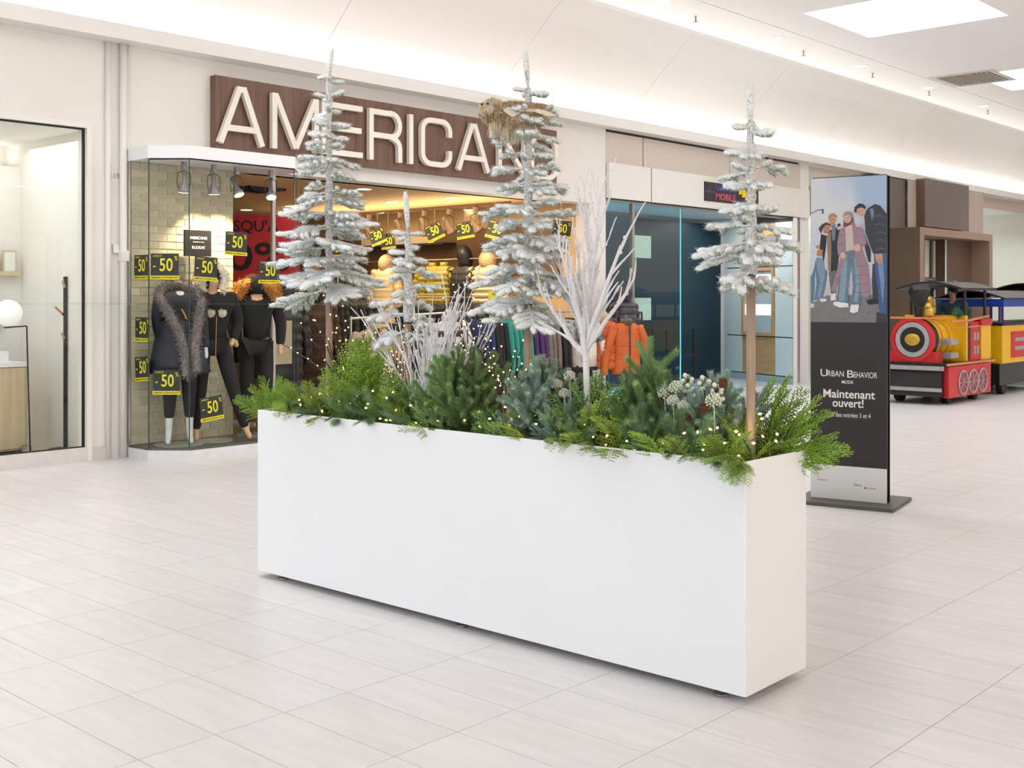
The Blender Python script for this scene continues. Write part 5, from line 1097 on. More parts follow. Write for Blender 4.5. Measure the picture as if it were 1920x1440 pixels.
def pose(**k):
    J = dict(pelvis=(0, 0, .96), waist=(0, 0, 1.12), chest=(0, 0, 1.34), neck=(0, 0, 1.5), head=(0, -.01, 1.64), shl=(-.19, 0, 1.42), ell=(-.25, .02, 1.16), wrl=(-.24, -.06, .93), hal=(-.24, -.08, .83), shr=(.19, 0, 1.42), elr=(.25, .02, 1.16), wrr=(.24, -.06, .93), har=(.24, -.08, .83),
             hil=(-.09, 0, .92), knl=(-.1, -.02, .5), anl=(-.1, .01, .09), fol=(-.1, -.13, .03), hir=(.09, 0, .92), knr=(.1, -.02, .5), anr=(.1, .01, .09))
    J['for'] = (.1, -.13, .03); J.update(k); return J
TORSO = [e_ for e_ in LIMB if e_ in (('pelvis', 'waist'), ('waist', 'chest'), ('chest', 'shl'), ('shl', 'ell'), ('ell', 'wrl'), ('chest', 'shr'), ('shr', 'elr'), ('elr', 'wrr'))]
LEGS = [('pelvis', 'hil'), ('hil', 'knl'), ('knl', 'anl'), ('pelvis', 'hir'), ('hir', 'knr'), ('knr', 'anr')]
m_mw, m_ms = M('mannequin_white', (214, 222, 214), .35, .02), M('mannequin_tan', (214, 172, 134), .4, .04)
m_suit = M('black_jersey', (30, 29, 30), .85, .1, 20); m_gf = M('grey_fur', (128, 120, 116), 1, .35, 50); m_wf = M('white_fur', (234, 226, 208), 1, .1, 50); m_of = M('orange_fur', (206, 142, 70), 1, .3, 50); m_capri = M('capri_black', (40, 38, 44), .8, .1, 20)
def furry(path, r, n, ln, m, parent, name, seed):
    mb = MB(); mb.tube(path, [r*.8]*len(path), 10); rg = random.Random(seed); P = [Vector(p) for p in path]
    for k in range(n):
        f_ = rg.uniform(0, len(P)-1.001); i = int(f_); c = P[i].lerp(P[i+1], f_-i); d = Vector((rg.gauss(0, 1), rg.gauss(0, 1), rg.gauss(0, 1)-.4)).normalized(); p = c+d*r*.7; s_ = d.orthogonal().normalized()*.004; w_ = d.cross(s_)
        mb.add([p+s_, p-s_*.5+w_, p-s_*.5-w_, p+d*ln*rg.uniform(.6, 1.3)], [(0, 1, 3), (1, 2, 3), (2, 0, 3)])
    return tag(obj(name, mb, m, parent, False), kind='stuff')
def mann(label, loc, rz, J, skin_, top, bottom, headless=False, calf=1., hipw=1.):
    t = thing('mannequin', label, 'mannequin', loc, rz)
    E_ = [e_ for e_ in LIMB if not (headless and e_ == ('neck', 'head'))]
    obj('body', fig(J, E_, RB, skin_, 'body'), skin_, t)
    if top: obj('jacket', fig(J, TORSO, {k: tuple(q*1.26+.018 for q in (v if hasattr(v, '__len__') else (v, v))) for k, v in RB.items()}, top, 'jacket'), top, t)
    if bottom:
        J2 = dict(J)
        for s_ in 'lr':
            a, b = Vector(J['kn'+s_]), Vector(J['an'+s_]); J2['an'+s_] = tuple(a.lerp(b, calf))
        obj('trousers', fig(J2, LEGS, {k: tuple(q*1.12+.014 for q in (v if hasattr(v, '__len__') else (v, v))) for k, v in RB.items()}, bottom, 'trousers'), bottom, t)
    obj('base_plate', MB().spin((0, 0, 0), [(.2, 0), (.2, .008), (0, .01)], 28) if not headless else MB().spin((0, 0, 0), [(.24, 0), (.24, .008), (0, .01)], 28), M('glass_plate', (150, 160, 150), .15, .03), t, False)
    return t
ma = mann('headless white-legged mannequin in a dark coat with a long grey fur collar', (6.1, 9.97, .117), -.45, pose(ell=(-.2, .03, 1.18), wrl=(-.17, -.02, .98), hal=(-.16, -.03, .9), elr=(.22, .02, 1.16), fol=(-.12, -.12, .03), knl=(-.09, -.02, .5), knr=(.09, -.02, .5)), m_mw, M('navy_coat', (34, 36, 48), .6, .1, 8), m_capri, True, .62)
sk = MB().loft([[(.2*math.cos(a)*(1+.1*k), .15*math.sin(a)*(1+.1*k), 1.2-.1*k) for a in [2*PI*j/18 for j in range(18)]] for k in range(6)][::-1]); obj('coat_skirt', sk, M('navy_coat', (34, 36, 48)), ma, False, True)
furry([(-.15, .02, 1.52), (-.2, -.08, 1.45), (-.12, -.17, 1.3), (-.02, -.2, 1.1), (.03, -.23, .9), (.04, -.25, .68)], .05, 1500, .045, m_gf, ma, 'fur_collar', 1); furry([(-.15, .04, 1.52), (0, .1, 1.56), (.16, .03, 1.5), (.2, -.06, 1.4), (.16, -.16, 1.2), (.12, -.22, .95), (.13, -.24, .72)], .055, 1700, .05, m_gf, ma, 'fur_collar', 2)
obj('chain', MB().tube([(.0, -.2, 1.32), (.03, -.23, 1.26), (.05, -.23, 1.22), (.02, -.24, 1.24)], .006, 6), M('brass', (214, 170, 60), .25, .05, metal=.9), ma, False)
mb_ = mann('striding mannequin in a black suit with white pompoms and a white fur hood', (6.47, 9.97, .117), -.5, pose(hil=(-.09, 0, .95), knl=(-.12, -.03, .52), anl=(-.16, 0, .1), fol=(-.16, -.12, .03), hir=(.09, 0, .95), knr=(.2, .0, .53), anr=(.33, .02, .1), head=(.02, -.02, 1.64), **{'for': (.36, -.1, .03)}, ell=(-.26, .08, 1.18), wrl=(-.2, .0, 1.0), hal=(-.17, -.04, .96), elr=(.26, .08, 1.18), wrr=(.2, -.0, 1.0), har=(.17, -.04, .95)), m_ms, m_suit, m_suit, False, .97)
for v in mb_.children:
    pass
furry([(-.1, -.06, 1.5), (-.11, -.05, 1.62), (-.05, .0, 1.76), (.04, .0, 1.78), (.12, -.03, 1.64), (.1, -.06, 1.5)], .04, 1600, .035, m_wf, mb_, 'fur_hood', 3)
obj('hood', MB().ball((0, .03, 1.63), (.11, .1, .14), 16, 12), m_suit, mb_, False, True)
for dx in (-.055, .055): 
    pm = furry([(dx+.03, -.17, 1.29), (dx+.032, -.17, 1.27)], .035, 260, .02, m_wf, mb_, 'pompom', 5)
obj('zip', MB().bar((.03, -.125, 1.25), (.02, -.13, .86), .006, .004), M('brass', (214, 170, 60)), mb_, False)
mc = mann('mannequin in black behind the strider, with an orange fur hood', (7.06, 10.06, .117), -.6, pose(wrl=(-.22, -.1, 1.0), hal=(-.2, -.14, .92)), m_ms, m_suit, m_suit, False, .93)
furry([(-.2, -.04, 1.42), (-.16, -.06, 1.55), (0, .02, 1.6), (.17, -.05, 1.54), (.2, -.05, 1.4)], .075, 1900, .05, m_of, mc, 'fur_hood', 6)
obj('hood', MB().ball((0, .02, 1.55), (.13, .11, .12), 16, 12), m_suit, mc, False, True)

# ------------------------------------------------------------------ poster stand
R0 = Vector((8.144, 3.707, 0)); L0 = Vector((8.034, 4.265, 0)); pu = (R0-L0).normalized(); pw_ = (R0-L0).length; pn = Vector((pu.y, -pu.x, 0)); pn = pn if pn.x < 0 else -pn
ps = thing('poster_stand', 'tall free-standing advertising totem with a fashion poster, text and black edge', 'advertising stand', (L0+R0)/2)
def pr(s0, s1, z0, z1, o0, o1, mb=None): mb = mb or MB(); return mb.prism([(0, z0), ((s1-s0), z0), ((s1-s0), z1), (0, z1)], L0+pu*s0+pn*o0, pu, (0, 0, 1), pn, o1-o0)
m_tb = M('totem_base', (84, 80, 76), .5, .06, 20)
obj('base', pr(-.09, pw_+.09, 0, .026, -.4, .2), m_tb, ps); obj('core', pr(.012, pw_-.012, .0265, 2.46, -.085, -.012), m_black, ps)
HT = 2.455; Z0 = .027
obj('front_panel', pr(0, pw_, Z0, HT, -.0115, 0), M('print_charcoal', (42, 38, 38), .35, .03), ps)
obj('back_panel', pr(0, pw_, Z0, HT, -.097, -.0855), M('print_charcoal', (42, 38, 38)), ps)
ZI = HT-(HT-Z0)*.45; ZW = Z0+(HT-Z0)*.105
obj('white_field', pr(0, pw_, Z0+.001, ZW, .0003, .0008), M('print_white', (226, 227, 228), .35, .01), ps)
def skymat():
    m = M('print_sky', (206, 214, 226), .4, 0, 3); nt = m.node_tree; b = nt.nodes['Principled BSDF']; tc = nt.nodes.new('ShaderNodeTexCoord'); sp = nt.nodes.new('ShaderNodeSeparateXYZ'); nt.links.new(tc.outputs['Generated'], sp.inputs[0])
    n = nt.nodes.new('ShaderNodeTexNoise'); n.inputs['Scale'].default_value = 3; n.inputs['Detail'].default_value = 4; nt.links.new(tc.outputs['Generated'], n.inputs['Vector'])
    a = nt.nodes.new('ShaderNodeMath'); a.operation = 'MULTIPLY_ADD'; nt.links.new(n.outputs[0], a.inputs[0]); a.inputs[1].default_value = .8; nt.links.new(sp.outputs[2], a.inputs[2])
    a2 = nt.nodes.new('ShaderNodeMath'); a2.operation = 'SUBTRACT'; nt.links.new(a.outputs[0], a2.inputs[0]); nt.links.new(sp.outputs[1], a2.inputs[1])
    r = nt.nodes.new('ShaderNodeValToRGB'); e_ = r.color_ramp.elements; e_[0].position = .55; e_[0].color = (*lin((.84, .85, .87)), 1); e_[1].position = 1.0; e_[1].color = (*lin((.66, .74, .85)), 1); nt.links.new(a2.outputs[0], r.inputs[0]); nt.links.new(r.outputs[0], b.inputs['Base Color']); return m
pic = obj('picture', pr(.002, pw_-.002, ZI, HT-.002, .0003, .0008), skymat(), ps)
lay = [0]
def PP(cx_, cy_):
    s_ = (cx_-97)/658; top = 105-47*s_; t_ = (cy_-top)/(1355-top); return (s_*pw_, HT-.002-t_*(HT-.002-ZI))
def pp(pts, c, rough=.4, name='print'):
    lay[0] += 1; mb = MB(); P = [PP(*p) for p in pts]; P = [(min(max(a, .002), pw_-.002), max(ZI, b)) for a, b in P]
    # winding: keep faces towards the hall
    ar = sum(P[i][0]*P[(i+1) % len(P)][1]-P[(i+1) % len(P)][0]*P[i][1] for i in range(len(P)))
    if ar > 0: P = P[::-1]
    mb.prism(P, L0+pn*(.0008+.00012*lay[0]), pu, (0, 0, 1), pn, .0001); return obj(name, mb, M('ink_%d_%d_%d' % c, c, rough, .12, 60), pic)
def ell(cx_, cy_, a, b, c, n=14, rot=0): return pp([(cx_+a*math.cos(2*PI*k/n)*math.cos(rot)-b*math.sin(2*PI*k/n)*math.sin(rot), cy_+a*math.cos(2*PI*k/n)*math.sin(rot)+b*math.sin(2*PI*k/n)*math.cos(rot)) for k in range(n)], c)
pp([(97, 1195), (240, 1120), (640, 1110), (755, 1130), (755, 1355), (97, 1355)], (124, 122, 122)); pp([(97, 1000), (240, 980), (640, 960), (755, 970), (755, 1130), (640, 1110), (240, 1120), (97, 1195)], (196, 196, 200))
pp([(97, 405), (150, 378), (200, 366), (206, 372), (150, 386), (97, 412)], (70, 76, 84)); ell(205, 388, 9, 24, (66, 72, 82))
# back left man
pp([(250, 560), (340, 520), (372, 560), (350, 760), (330, 930), (262, 925)], (34, 34, 38)); pp([(255, 920), (318, 900), (322, 1110), (278, 1120)], (108, 106, 110)); pp([(272, 1110), (318, 1100), (322, 1160), (276, 1166)], (226, 226, 226))
pp([(280, 500), (320, 500), (312, 640), (288, 640)], (110, 124, 140)); pp([(240, 600), (276, 560), (282, 720), (275, 920), (252, 900)], (138, 118, 92)); pp([(330, 500), (352, 486), (374, 520), (340, 545)], (36, 36, 42))
ell(292, 455, 33, 52, (196, 150, 122)); pp([(256, 470), (254, 425), (275, 405), (305, 402), (330, 420), (332, 450), (318, 432), (285, 430), (268, 445)], (168, 134, 96))
for x in (281, 303): ell(x, 458, 5, 3, (70, 50, 44), 8)
pp([(280, 486), (304, 486), (298, 492), (286, 492)], (150, 84, 80))
# left woman
pp([(97, 800), (140, 790), (236, 800), (248, 940), (222, 1080), (205, 1150), (132, 1165), (150, 1020), (140, 900), (128, 1170), (97, 1200)], (92, 118, 146)); pp([(140, 800), (228, 800), (232, 900), (185, 1140), (150, 1150), (180, 1000)], (122, 146, 170))
pp([(97, 560), (132, 540), (205, 545), (240, 600), (222, 740), (250, 900), (232, 900), (205, 780), (165, 700), (125, 900), (97, 960)], (206, 210, 228)); pp([(190, 585), (240, 600), (234, 700), (214, 840), (200, 760), (176, 716)], (30, 28, 30)); pp([(158, 725), (206, 722), (200, 785), (150, 775)], (184, 124, 92)); ell(163, 698, 20, 18, (188, 132, 102))
pp([(180, 1150), (232, 1150), (238, 1172), (190, 1180)], (228, 226, 224)); pp([(97, 1195), (128, 1195), (130, 1225), (97, 1236)], (220, 218, 214))
ell(238, 540, 34, 44, (186, 132, 102), 14, .35); pp([(170, 535), (200, 500), (238, 482), (272, 496), (280, 520), (262, 505), (232, 508), (205, 540), (190, 585), (178, 560)], (58, 46, 40))
for x, y in ((230, 528), (252, 540)): ell(x, y, 5, 3, (50, 34, 30), 8)
pp([(222, 558), (240, 568), (236, 574), (222, 566)], (150, 74, 76))
# right man
pp([(636, 840), (700, 840), (700, 1060), (682, 1190), (640, 1185), (630, 1000)], (54, 54, 60)); pp([(582, 1165), (640, 1140), (690, 1160), (684, 1190), (600, 1200)], (30, 30, 34))
pp([(645, 740), (755, 720), (755, 1290), (690, 1250), (680, 1060), (655, 900)], (62, 92, 138)); pp([(668, 760), (720, 750), (735, 1000), (720, 1200), (700, 1000)], (112, 144, 184)); pp([(670, 1260), (755, 1280), (755, 1355), (665, 1355)], (52, 52, 62))
pp([(565, 400), (600, 350), (655, 316), (700, 330), (755, 400), (755, 745), (640, 750), (600, 640), (575, 560)], (48, 50, 58))
for k in range(5): pp([(640+6*k, 420+72*k), (700, 405+72*k), (752, 440+66*k), (752, 452+66*k), (700, 424+72*k), (645+5*k, 436+72*k)], (72, 76, 88))
pp([(612, 362), (640, 352), (650, 400), (630, 460), (618, 400)], (122, 130, 146)); pp([(655, 755), (712, 750), (724, 820), (706, 846), (668, 820)], (204, 154, 128))
for k in range(3): pp([(676+14*k, 800), (684+14*k, 800), (692+13*k, 842), (684+13*k, 842)], (176, 126, 104))
ell(537, 384, 40, 44, (206, 164, 140), 14, -.3); pp([(478, 385), (484, 345), (520, 312), (560, 318), (580, 345), (572, 362), (540, 346), (505, 360), (498, 400)], (44, 40, 40))
for x, y in ((520, 388), (548, 376)): ell(x, y, 5, 3, (50, 36, 34), 8)
pp([(536, 412), (556, 404), (552, 412), (540, 417)], (160, 96, 92)); pp([(575, 600), (620, 720), (620, 830), (600, 820), (570, 700)], (36, 36, 40))
# centre woman
pp([(400, 700), (500, 700), (545, 1060), (525, 1200), (452, 1195), (470, 1050), (455, 850), (430, 1050), (428, 1190), (325, 1190), (340, 1050), (372, 850)], (98, 124, 142)); pp([(372, 860), (420, 760), (415, 1000), (395, 1170), (345, 1170)], (132, 156, 170)); pp([(480, 760), (510, 860), (530, 1060), (505, 1180), (480, 1170), (495, 1040)], (134, 158, 172))
pp([(300, 1180), (330, 1175), (430, 1190), (432, 1222), (360, 1228), (300, 1205)], (236, 238, 238)); pp([(452, 1200), (522, 1200), (512, 1262), (470, 1275), (442, 1262)], (236, 238, 238))
pp([(405, 505), (470, 490), (482, 720), (408, 735)], (204, 188, 178)); pp([(420, 480), (466, 470), (468, 530), (420, 530)], (206, 190, 180))
co = (156, 128, 142); pp([(405, 500), (385, 500), (352, 560), (335, 660), (338, 760), (360, 790), (330, 900), (280, 1080), (312, 1095), (372, 900), (402, 760)], co); pp([(460, 490), (500, 490), (560, 540), (588, 660), (545, 700), (600, 860), (622, 1080), (598, 1140), (540, 1130), (530, 1000), (505, 860), (480, 720), (470, 600)], co)
for y in (600, 680, 860, 940, 1020, 1090): pp([(492, y), (600, y-6), (600, y-1), (492, y+6)], (124, 98, 112))
for y in (590, 670, 760, 860, 960): pp([(340-(y-760)*.15 if y > 760 else 345, y), (400-(y-760)*.2 if y > 760 else 400, y+4), (400-(y-760)*.2 if y > 760 else 400, y+9), (340-(y-760)*.15 if y > 760 else 345, y+5)], (124, 98, 112))
pp([(330, 530), (380, 500), (400, 520), (340, 550)], (206, 184, 192)); pp([(486, 490), (550, 486), (545, 520), (500, 515)], (206, 184, 192))
ell(385, 772, 24, 30, (214, 172, 148), 12); ell(508, 702, 28, 34, (214, 172, 148), 12)
pp([(390, 440), (398, 520), (420, 500), (468, 470), (470, 430), (455, 500), (400, 525)], (110, 70, 56)); pp([(388, 520), (392, 430), (412, 440), (414, 500)], (112, 72, 58)); pp([(455, 430), (472, 440), (478, 500), (455, 470)], (112, 72, 58))
ell(424, 442, 33, 46, (214, 172, 150)); pp([(386, 440), (392, 402), (420, 384), (452, 390), (466, 420), (466, 440), (430, 412), (400, 424)], (152, 130, 124))
for x, y in ((410, 440), (438, 436)): ell(x, y, 6, 3.5, (54, 36, 34), 8)
pp([(414, 468), (436, 466), (428, 474), (418, 474)], (166, 84, 84)); pp([(423, 440), (429, 440), (432, 458), (420, 458)], (196, 150, 128))
ang = math.atan2(pn.x, -pn.y)
def ptx(nm, s_, size, m, sx_, z, al='CENTER', **k):
    p = L0+pu*(sx_*pw_)+pn*.001-ps.location+Vector((0, 0, z)); rz = math.atan2(pu.y, pu.x)
    return obj(nm, text_mesh(s_, size, m, align=al, depth=.0004, **k), m, ps, loc=p, rot=(0, 0, rz))
zt = lambda v: HT-(HT-Z0)*(v-328)/(937.-328)
ptx('shop_name', 'U', .08, m_wp, .125, zt(699), 'LEFT', fit=.052); ptx('shop_name', 'RBAN', .062, m_wp, .225, zt(700), 'LEFT', fit=.12); ptx('shop_name', 'B', .08, m_wp, .475, zt(700), 'LEFT', fit=.048); ptx('shop_name', 'EHAVIOR', .062, m_wp, .57, zt(701), 'LEFT', fit=.172)
ptx('shop_line', 'MODE', .034, m_wp, .49, zt(715), bold=.008, fit=.085)
ptx('headline', 'Maintenant', .088, m_wp, .505, zt(738), bold=.016, fit=.385)
ptx('headline', 'ouvert!', .088, m_wp, .5, zt(755), bold=.016, fit=.232)
ptx('subline', 'Près des entrées 3 et 4', .05, m_wp, .5, zt(777), fit=.33)
gt = M('print_grey', (74, 74, 76), .5); ptx('small_print', 'lesrivieres.com', .02, gt, .09, zt(902), 'LEFT', fit=.075); ptx('small_print', 'Mallette', .022, gt, .57, zt(907), 'LEFT', fit=.06); ptx('small_print', 'Cominar', .024, gt, .755, zt(911), 'LEFT', fit=.062)
obj('emblem', MB().prism([(0.007*math.cos(k), .009*math.sin(k)) for k in [-2*PI*j/10 for j in range(10)]], L0+pu*(.725*pw_)+pn*.001+Vector((0, 0, zt(911))), pu, (0, 0, 1), pn, .0005), M('print_red', (170, 40, 60), .5), ps)

# ------------------------------------------------------------------ ride-on train
tr = thing('train_locomotive', 'ride-on train locomotive in black, red and yellow with round red smokebox front', 'train', (17.2, 7.07, 0))
m_tr_r, m_tr_y, m_tr_k = M('train_red', (200, 28, 34), .35, .05, 4), M('train_yellow', (238, 186, 20), .35, .05, 4), M('train_black', (26, 27, 30), .4, .08, 6)
m_or_, m_gold, m_gr_ = M('train_copper', (214, 128, 82), .4, .08, 8), M('train_gold', (198, 158, 60), .35, .15, 20, metal=.5), M('train_grey', (160, 158, 160), .4, .08)
TY1, TY2 = 6.6, 7.54
obj('skirt', MB().prism([(16.28, .12), (16.36, .54), (17.9, .54), (17.9, .1), (16.5, .1)], (0, TY1+.02, 0), (1, 0, 0), (0, 0, 1), (0, 1, 0), TY2-TY1-.04), m_tr_k, tr)
obj('bumper', MB().box(16.24, 16.3, TY1-.03, TY2+.03, .5, .56).bar((16.27, TY1, .22), (16.27, TY2, .22), .06, .05), m_gr_, tr)
obj('running_board', MB().box(16.32, 18.2, TY1-.06, TY2+.06, .561, .6), m_tr_k, tr); obj('board_edge', MB().box(16.32, 18.2, TY1-.072, TY1-.061, .565, .598), m_or_, tr)
pl_ = obj('side_plate', MB().box(16.42, 18.05, TY1-.05, TY1+.019, .1, .55), m_tr_r, tr)
for k in range(3):
    c = (16.95+.38*k, TY1-.056, .3)
    wh = MB().tube([(c[0]+.17*math.cos(a), c[1], c[2]+.17*math.sin(a)) for a in [2*PI*j/24 for j in range(25)]], .016, 6)
    for j in range(8): wh.bar(c, (c[0]+.16*math.cos(j*PI/4), c[1], c[2]+.16*math.sin(j*PI/4)), .014, .012)
    obj('spoked_wheel', wh, m_gr_, tr)
for x in (16.75, 17.75):
    for y in (TY1+.12, TY2-.12): obj('tyre', MB().tube([(x, y-.05, .12), (x, y+.05, .12)], .12, 18), m_black, tr)
zb = .93; yb_ = 7.07
def cyl(x0, x1, r, y=yb_, z=zb, n=28): return MB().tube([(x0, y, z), (x1, y, z)], r, n)
obj('boiler', cyl(16.6, 17.45, .29), m_tr_y, tr, smooth=False); obj('smokebox', cyl(16.42, 16.6, .31), m_tr_k, tr)
ring = MB().loft([[(x, yb_+r*math.cos(a), zb+r*math.sin(a)) for a in [2*PI*j/32 for j in range(32)]] for x, r in ((16.42, .33), (16.38, .33), (16.37, .27), (16.41, .26))], False); obj('front_ring', ring, m_tr_r, tr)
ring = MB().loft([[(x, yb_+r*math.cos(a), zb+r*math.sin(a)) for a in [2*PI*j/32 for j in range(32)]] for x, r in ((16.385, .26), (16.375, .255), (16.375, .19), (16.4, .18))], False); obj('grey_ring', ring, m_gr_, tr)
obj('smokebox_door', cyl(16.385, 16.419, .19), m_black, tr); obj('emblem', MB().ball((16.38, yb_, zb), (.02, .12, .09), 16, 10), m_gold, tr, smooth=True)
obj('front_block', MB().box(16.4, 16.62, TY1+.12, TY2-.12, .601, .76), m_tr_r, tr); obj('front_shelf', MB().box(16.36, 16.62, TY1+.02, TY2-.02, 1.235, 1.26), m_or_, tr)
for x in (16.75, 17.0, 17.3): obj('boiler_band', MB().loft([[(xx, yb_+r*math.cos(a), zb+r*math.sin(a)) for a in [2*PI*j/28 for j in range(28)]] for xx, r in ((x, .291), (x, .3), (x+.04, .3), (x+.04, .291))], False), m_or_, tr)
obj('steam_chest', MB().box(16.68, 16.95, TY1+.02, TY1+.2, .66, .74).box(16.68, 16.95, TY1+.02, TY1+.2, .86, .94), m_gr_, tr)
obj('chimney', MB().spin((16.62, yb_, 0), [(.07, 1.2), (.065, 1.3), (.08, 1.42), (.15, 1.6), (.16, 1.66), (.12, 1.66)], 20), m_tr_k, tr)
obj('bell', MB().spin((16.98, yb_, 0), [(.03, 1.2), (.08, 1.22), (.08, 1.3), (.1, 1.32), (.1, 1.4), (.06, 1.46), (.07, 1.52), (.05, 1.56), (0, 1.58)], 16), m_gold, tr)
obj('headlamp', MB().spin((16.5, yb_-.2, 0), [(.05, 1.261), (.07, 1.29), (.07, 1.35), (.03, 1.38), (0, 1.39)], 14), m_gold, tr)
obj('cab_front', MB().box(17.2, 17.26, TY1, TY2, .601, 1.28), m_tr_y, tr); obj('cab_side', MB().box(17.26, 17.75, TY1, TY1+.03, .601, 1.18), m_tr_r, tr); obj('cab_side', MB().box(17.26, 18.15, TY2-.03, TY2, .601, 1.18), m_tr_r, tr)
obj('cab_rear_corner', MB().box(17.76, 18.15, TY1-.015, TY1+.05, .3, 1.13), m_tr_y, tr); obj('cab_cap', MB().box(17.72, 18.18, TY1-.03, TY1+.08, 1.131, 1.22), m_tr_r, tr)
for z in (.7, .9): 
    for x in (17.5, 17.62): obj('window_square', MB().box(x, x+.08, TY1-.004, TY1-.001, z, z+.12), m_gr_, tr)
obj('dark_panel', MB().box(17.28, 17.36, TY1-.006, TY1-.001, .62, 1.16), m_tr_k, tr); obj('side_rail', MB().tube([(16.7, TY1+.02, 1.2), (17.25, TY1, 1.2), (18.1, TY1, 1.26)], .018, 8).tube([(16.7, TY1+.02, 1.1), (18.1, TY1-.02, 1.12)], .012, 8), m_or_, tr)
for x in (17.3, 18.1):
    for y in (TY1+.06, TY2-.06): obj('roof_post', MB().tube([(x, y, 1.18), (x, y, 1.69)], .022, 8), m_tr_k, tr)
rf = MB(); rf.loft([[(x, yb_-.5+1.0*j/10, 1.66+.1*math.sin(PI*j/10)+dz) for dz in (0, .03) for j in (range(11) if dz == 0 else range(10, -1, -1))] for x in (16.95, 18.35)]); obj('roof', rf, m_tr_k, tr)
rg = random.Random(8); gl = MB(); pts = [(17.0+.55*k/9, TY1+.1, 1.3+.05*math.sin(k)) for k in range(10)]; gl.tube(pts, .035, 6)
for a, b in zip(pts[:-1], pts[1:]): needles(gl, a, b, .04, 70, .07, .3, .005, rg)
tag(obj('garland', gl, M('garland_green', (54, 104, 70), .8, .2, 20), tr), kind='stuff'); obj('seat', MB().box(17.75, 18.1, 6.8, 7.35, .62, .9), m_tr_k, tr)
# driver
J = pose(pelvis=(0, 0, .0), waist=(0, 0, .15), chest=(0, -.02, .38), neck=(0, -.03, .53), head=(0, -.05, .66), shl=(-.17, -.02, .46), ell=(-.24, -.12, .24), wrl=(-.16, -.32, .2), hal=(-.13, -.4, .21), shr=(.17, -.02, .46), elr=(.24, -.12, .24), wrr=(.16, -.32, .2), har=(.13, -.4, .21), hil=(-.09, -.02, 0), knl=(-.11, -.42, .03), anl=(-.11, -.44, -.28), fol=(-.11, -.52, -.3), hir=(.09, -.02, 0), knr=(.11, -.42, .03), anr=(.11, -.44, -.28)); J['for'] = (.11, -.52, -.3)
dr = thing('person', 'person driving the train in a blue-grey jacket and dark hat', 'person', (17.92, 7.07, .99), -PI/2, None)
m_skn = M('skin', (196, 146, 118), .55, .04, 20); obj('body', fig(J, LIMB, {k: (tuple(q*.82 for q in v) if hasattr(v, '__len__') else v*.82) for k, v in RB.items()}, m_skn, 'body'), m_skn, dr)
obj('jacket', fig(J, TORSO, {k: tuple(q*1.05+.01 for q in (v if hasattr(v, '__len__') else (v, v))) for k, v in RB.items()}, M('driver_jacket', (58, 84, 104), .8, .1), 'jacket'), None, dr); obj('trousers', fig(J, LEGS, {k: tuple(q*.95+.008 for q in (v if hasattr(v, '__len__') else (v, v))) for k, v in RB.items()}, m_suit, 'trousers'), None, dr)
obj('hat', MB().spin((0, -.05, .0), [(.1, .71), (.1, .73), (.085, .74), (.085, .79), (.05, .82), (0, .825)], 18), m_tr_k, dr, False); obj('hair', MB().ball((0, -.02, .67), (.078, .075, .09), 14, 10), M('dark_hair', (44, 34, 30), .8), dr, False, True)
for dx in (-.028, .028): obj('eye', MB().ball((dx, -.135, .67), .008, 8, 6), m_black, dr, False)
obj('nose', MB().ball((0, -.145, .645), (.011, .018, .018), 8, 6), m_skn, dr, False); obj('mouth', MB().box(-.022, .022, -.135, -.125, .605, .612), M('lips', (150, 84, 80), .6), dr, False)
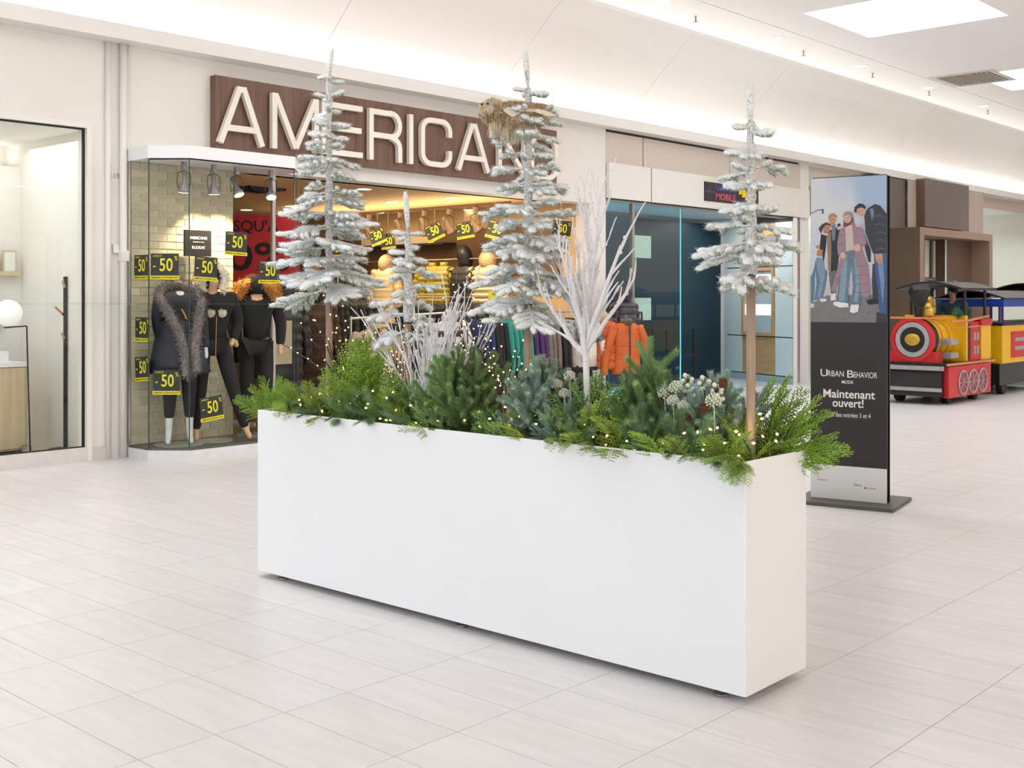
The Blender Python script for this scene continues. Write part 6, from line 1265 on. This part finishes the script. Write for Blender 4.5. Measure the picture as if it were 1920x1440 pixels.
# carriages
def carriage(x0, x1, label, zc, cols):
    t = thing('train_carriage', label, 'train', ((x0+x1)/2, 7.07, 0)); a, b = TY1+.02, TY2-.02
    obj('chassis', MB().box(x0, x1, a, b, .16, .5), m_tr_k, t); obj('body_side', MB().box(x0+.06, x1-.06, a-.02, a+.01, .5, 1.1), cols[0], t); obj('body_side', MB().box(x0+.06, x1-.06, b-.01, b+.02, .5, 1.1), cols[0], t); obj('body_end', MB().box(x0+.06, x0+.1, a+.011, b-.011, .5, 1.1), cols[0], t); obj('body_end', MB().box(x1-.1, x1-.06, a+.011, b-.011, .5, 1.1), cols[0], t)
    obj('side_panel', MB().box(x0+.45, x1-.45, a-.03, a-.021, .58, 1.0), cols[1], t); obj('top_rail', MB().box(x0+.04, x1-.04, a-.04, b+.04, 1.101, 1.14), m_tr_k, t)
    for k in range(2): obj('lettering_band', MB().box(x0+.6, x1-.6, a-.034, a-.031, .7+.14*k, .76+.14*k), m_gr_, t)
    for k in (0, 1): obj('seat', MB().box(x0+.2+.9*k, x0+.6+.9*k, a+.1, b-.1, .5, .9), m_tr_k, t)
    for x in (x0+.1, x1-.1):
        for y in (a+.03, b-.03): obj('post', MB().tube([(x, y, 1.14), (x, y, zc)], .025, 8), M('train_violet', (96, 66, 130), .5), t)
    obj('canopy_band', MB().box(x0-.05, x1+.05, a-.08, b+.08, zc-.12, zc), M('train_blue', (18, 62, 160), .4), t)
    rf = MB(); rf.loft([[(x, 7.07-.56+1.12*j/10, zc+.001+.12*math.sin(PI*j/10)+dz) for dz in (0, .02) for j in (range(11) if dz == 0 else range(10, -1, -1))] for x in (x0-.08, x1+.08)]); obj('roof', rf, m_tr_k, t)
    for x in (x0+.35, x1-.35):
        for y in (a+.1, b-.1): obj('tyre', MB().tube([(x, y-.05, .13), (x, y+.05, .13)], .13, 16), m_black, t)
    return t
carriage(18.62, 20.75, 'first yellow and red train carriage with blue canopy, cut by the frame', 1.52, (m_tr_y, m_tr_r)); carriage(21.1, 23.2, 'second train carriage with a higher blue canopy, at the edge of the frame', 1.66, (m_tr_y, m_tr_r))
t = thing('train_coupling', 'black coupling bar between locomotive and first carriage', 'coupling', (18.35, 7.07, .2)); obj('bar', MB().box(18.16, 18.6, 7.0, 7.14, .26, .34), m_tr_k, t); obj('pin', MB().tube([(18.38, 7.07, .2), (18.38, 7.07, .42)], .03, 10), m_gr_, t)
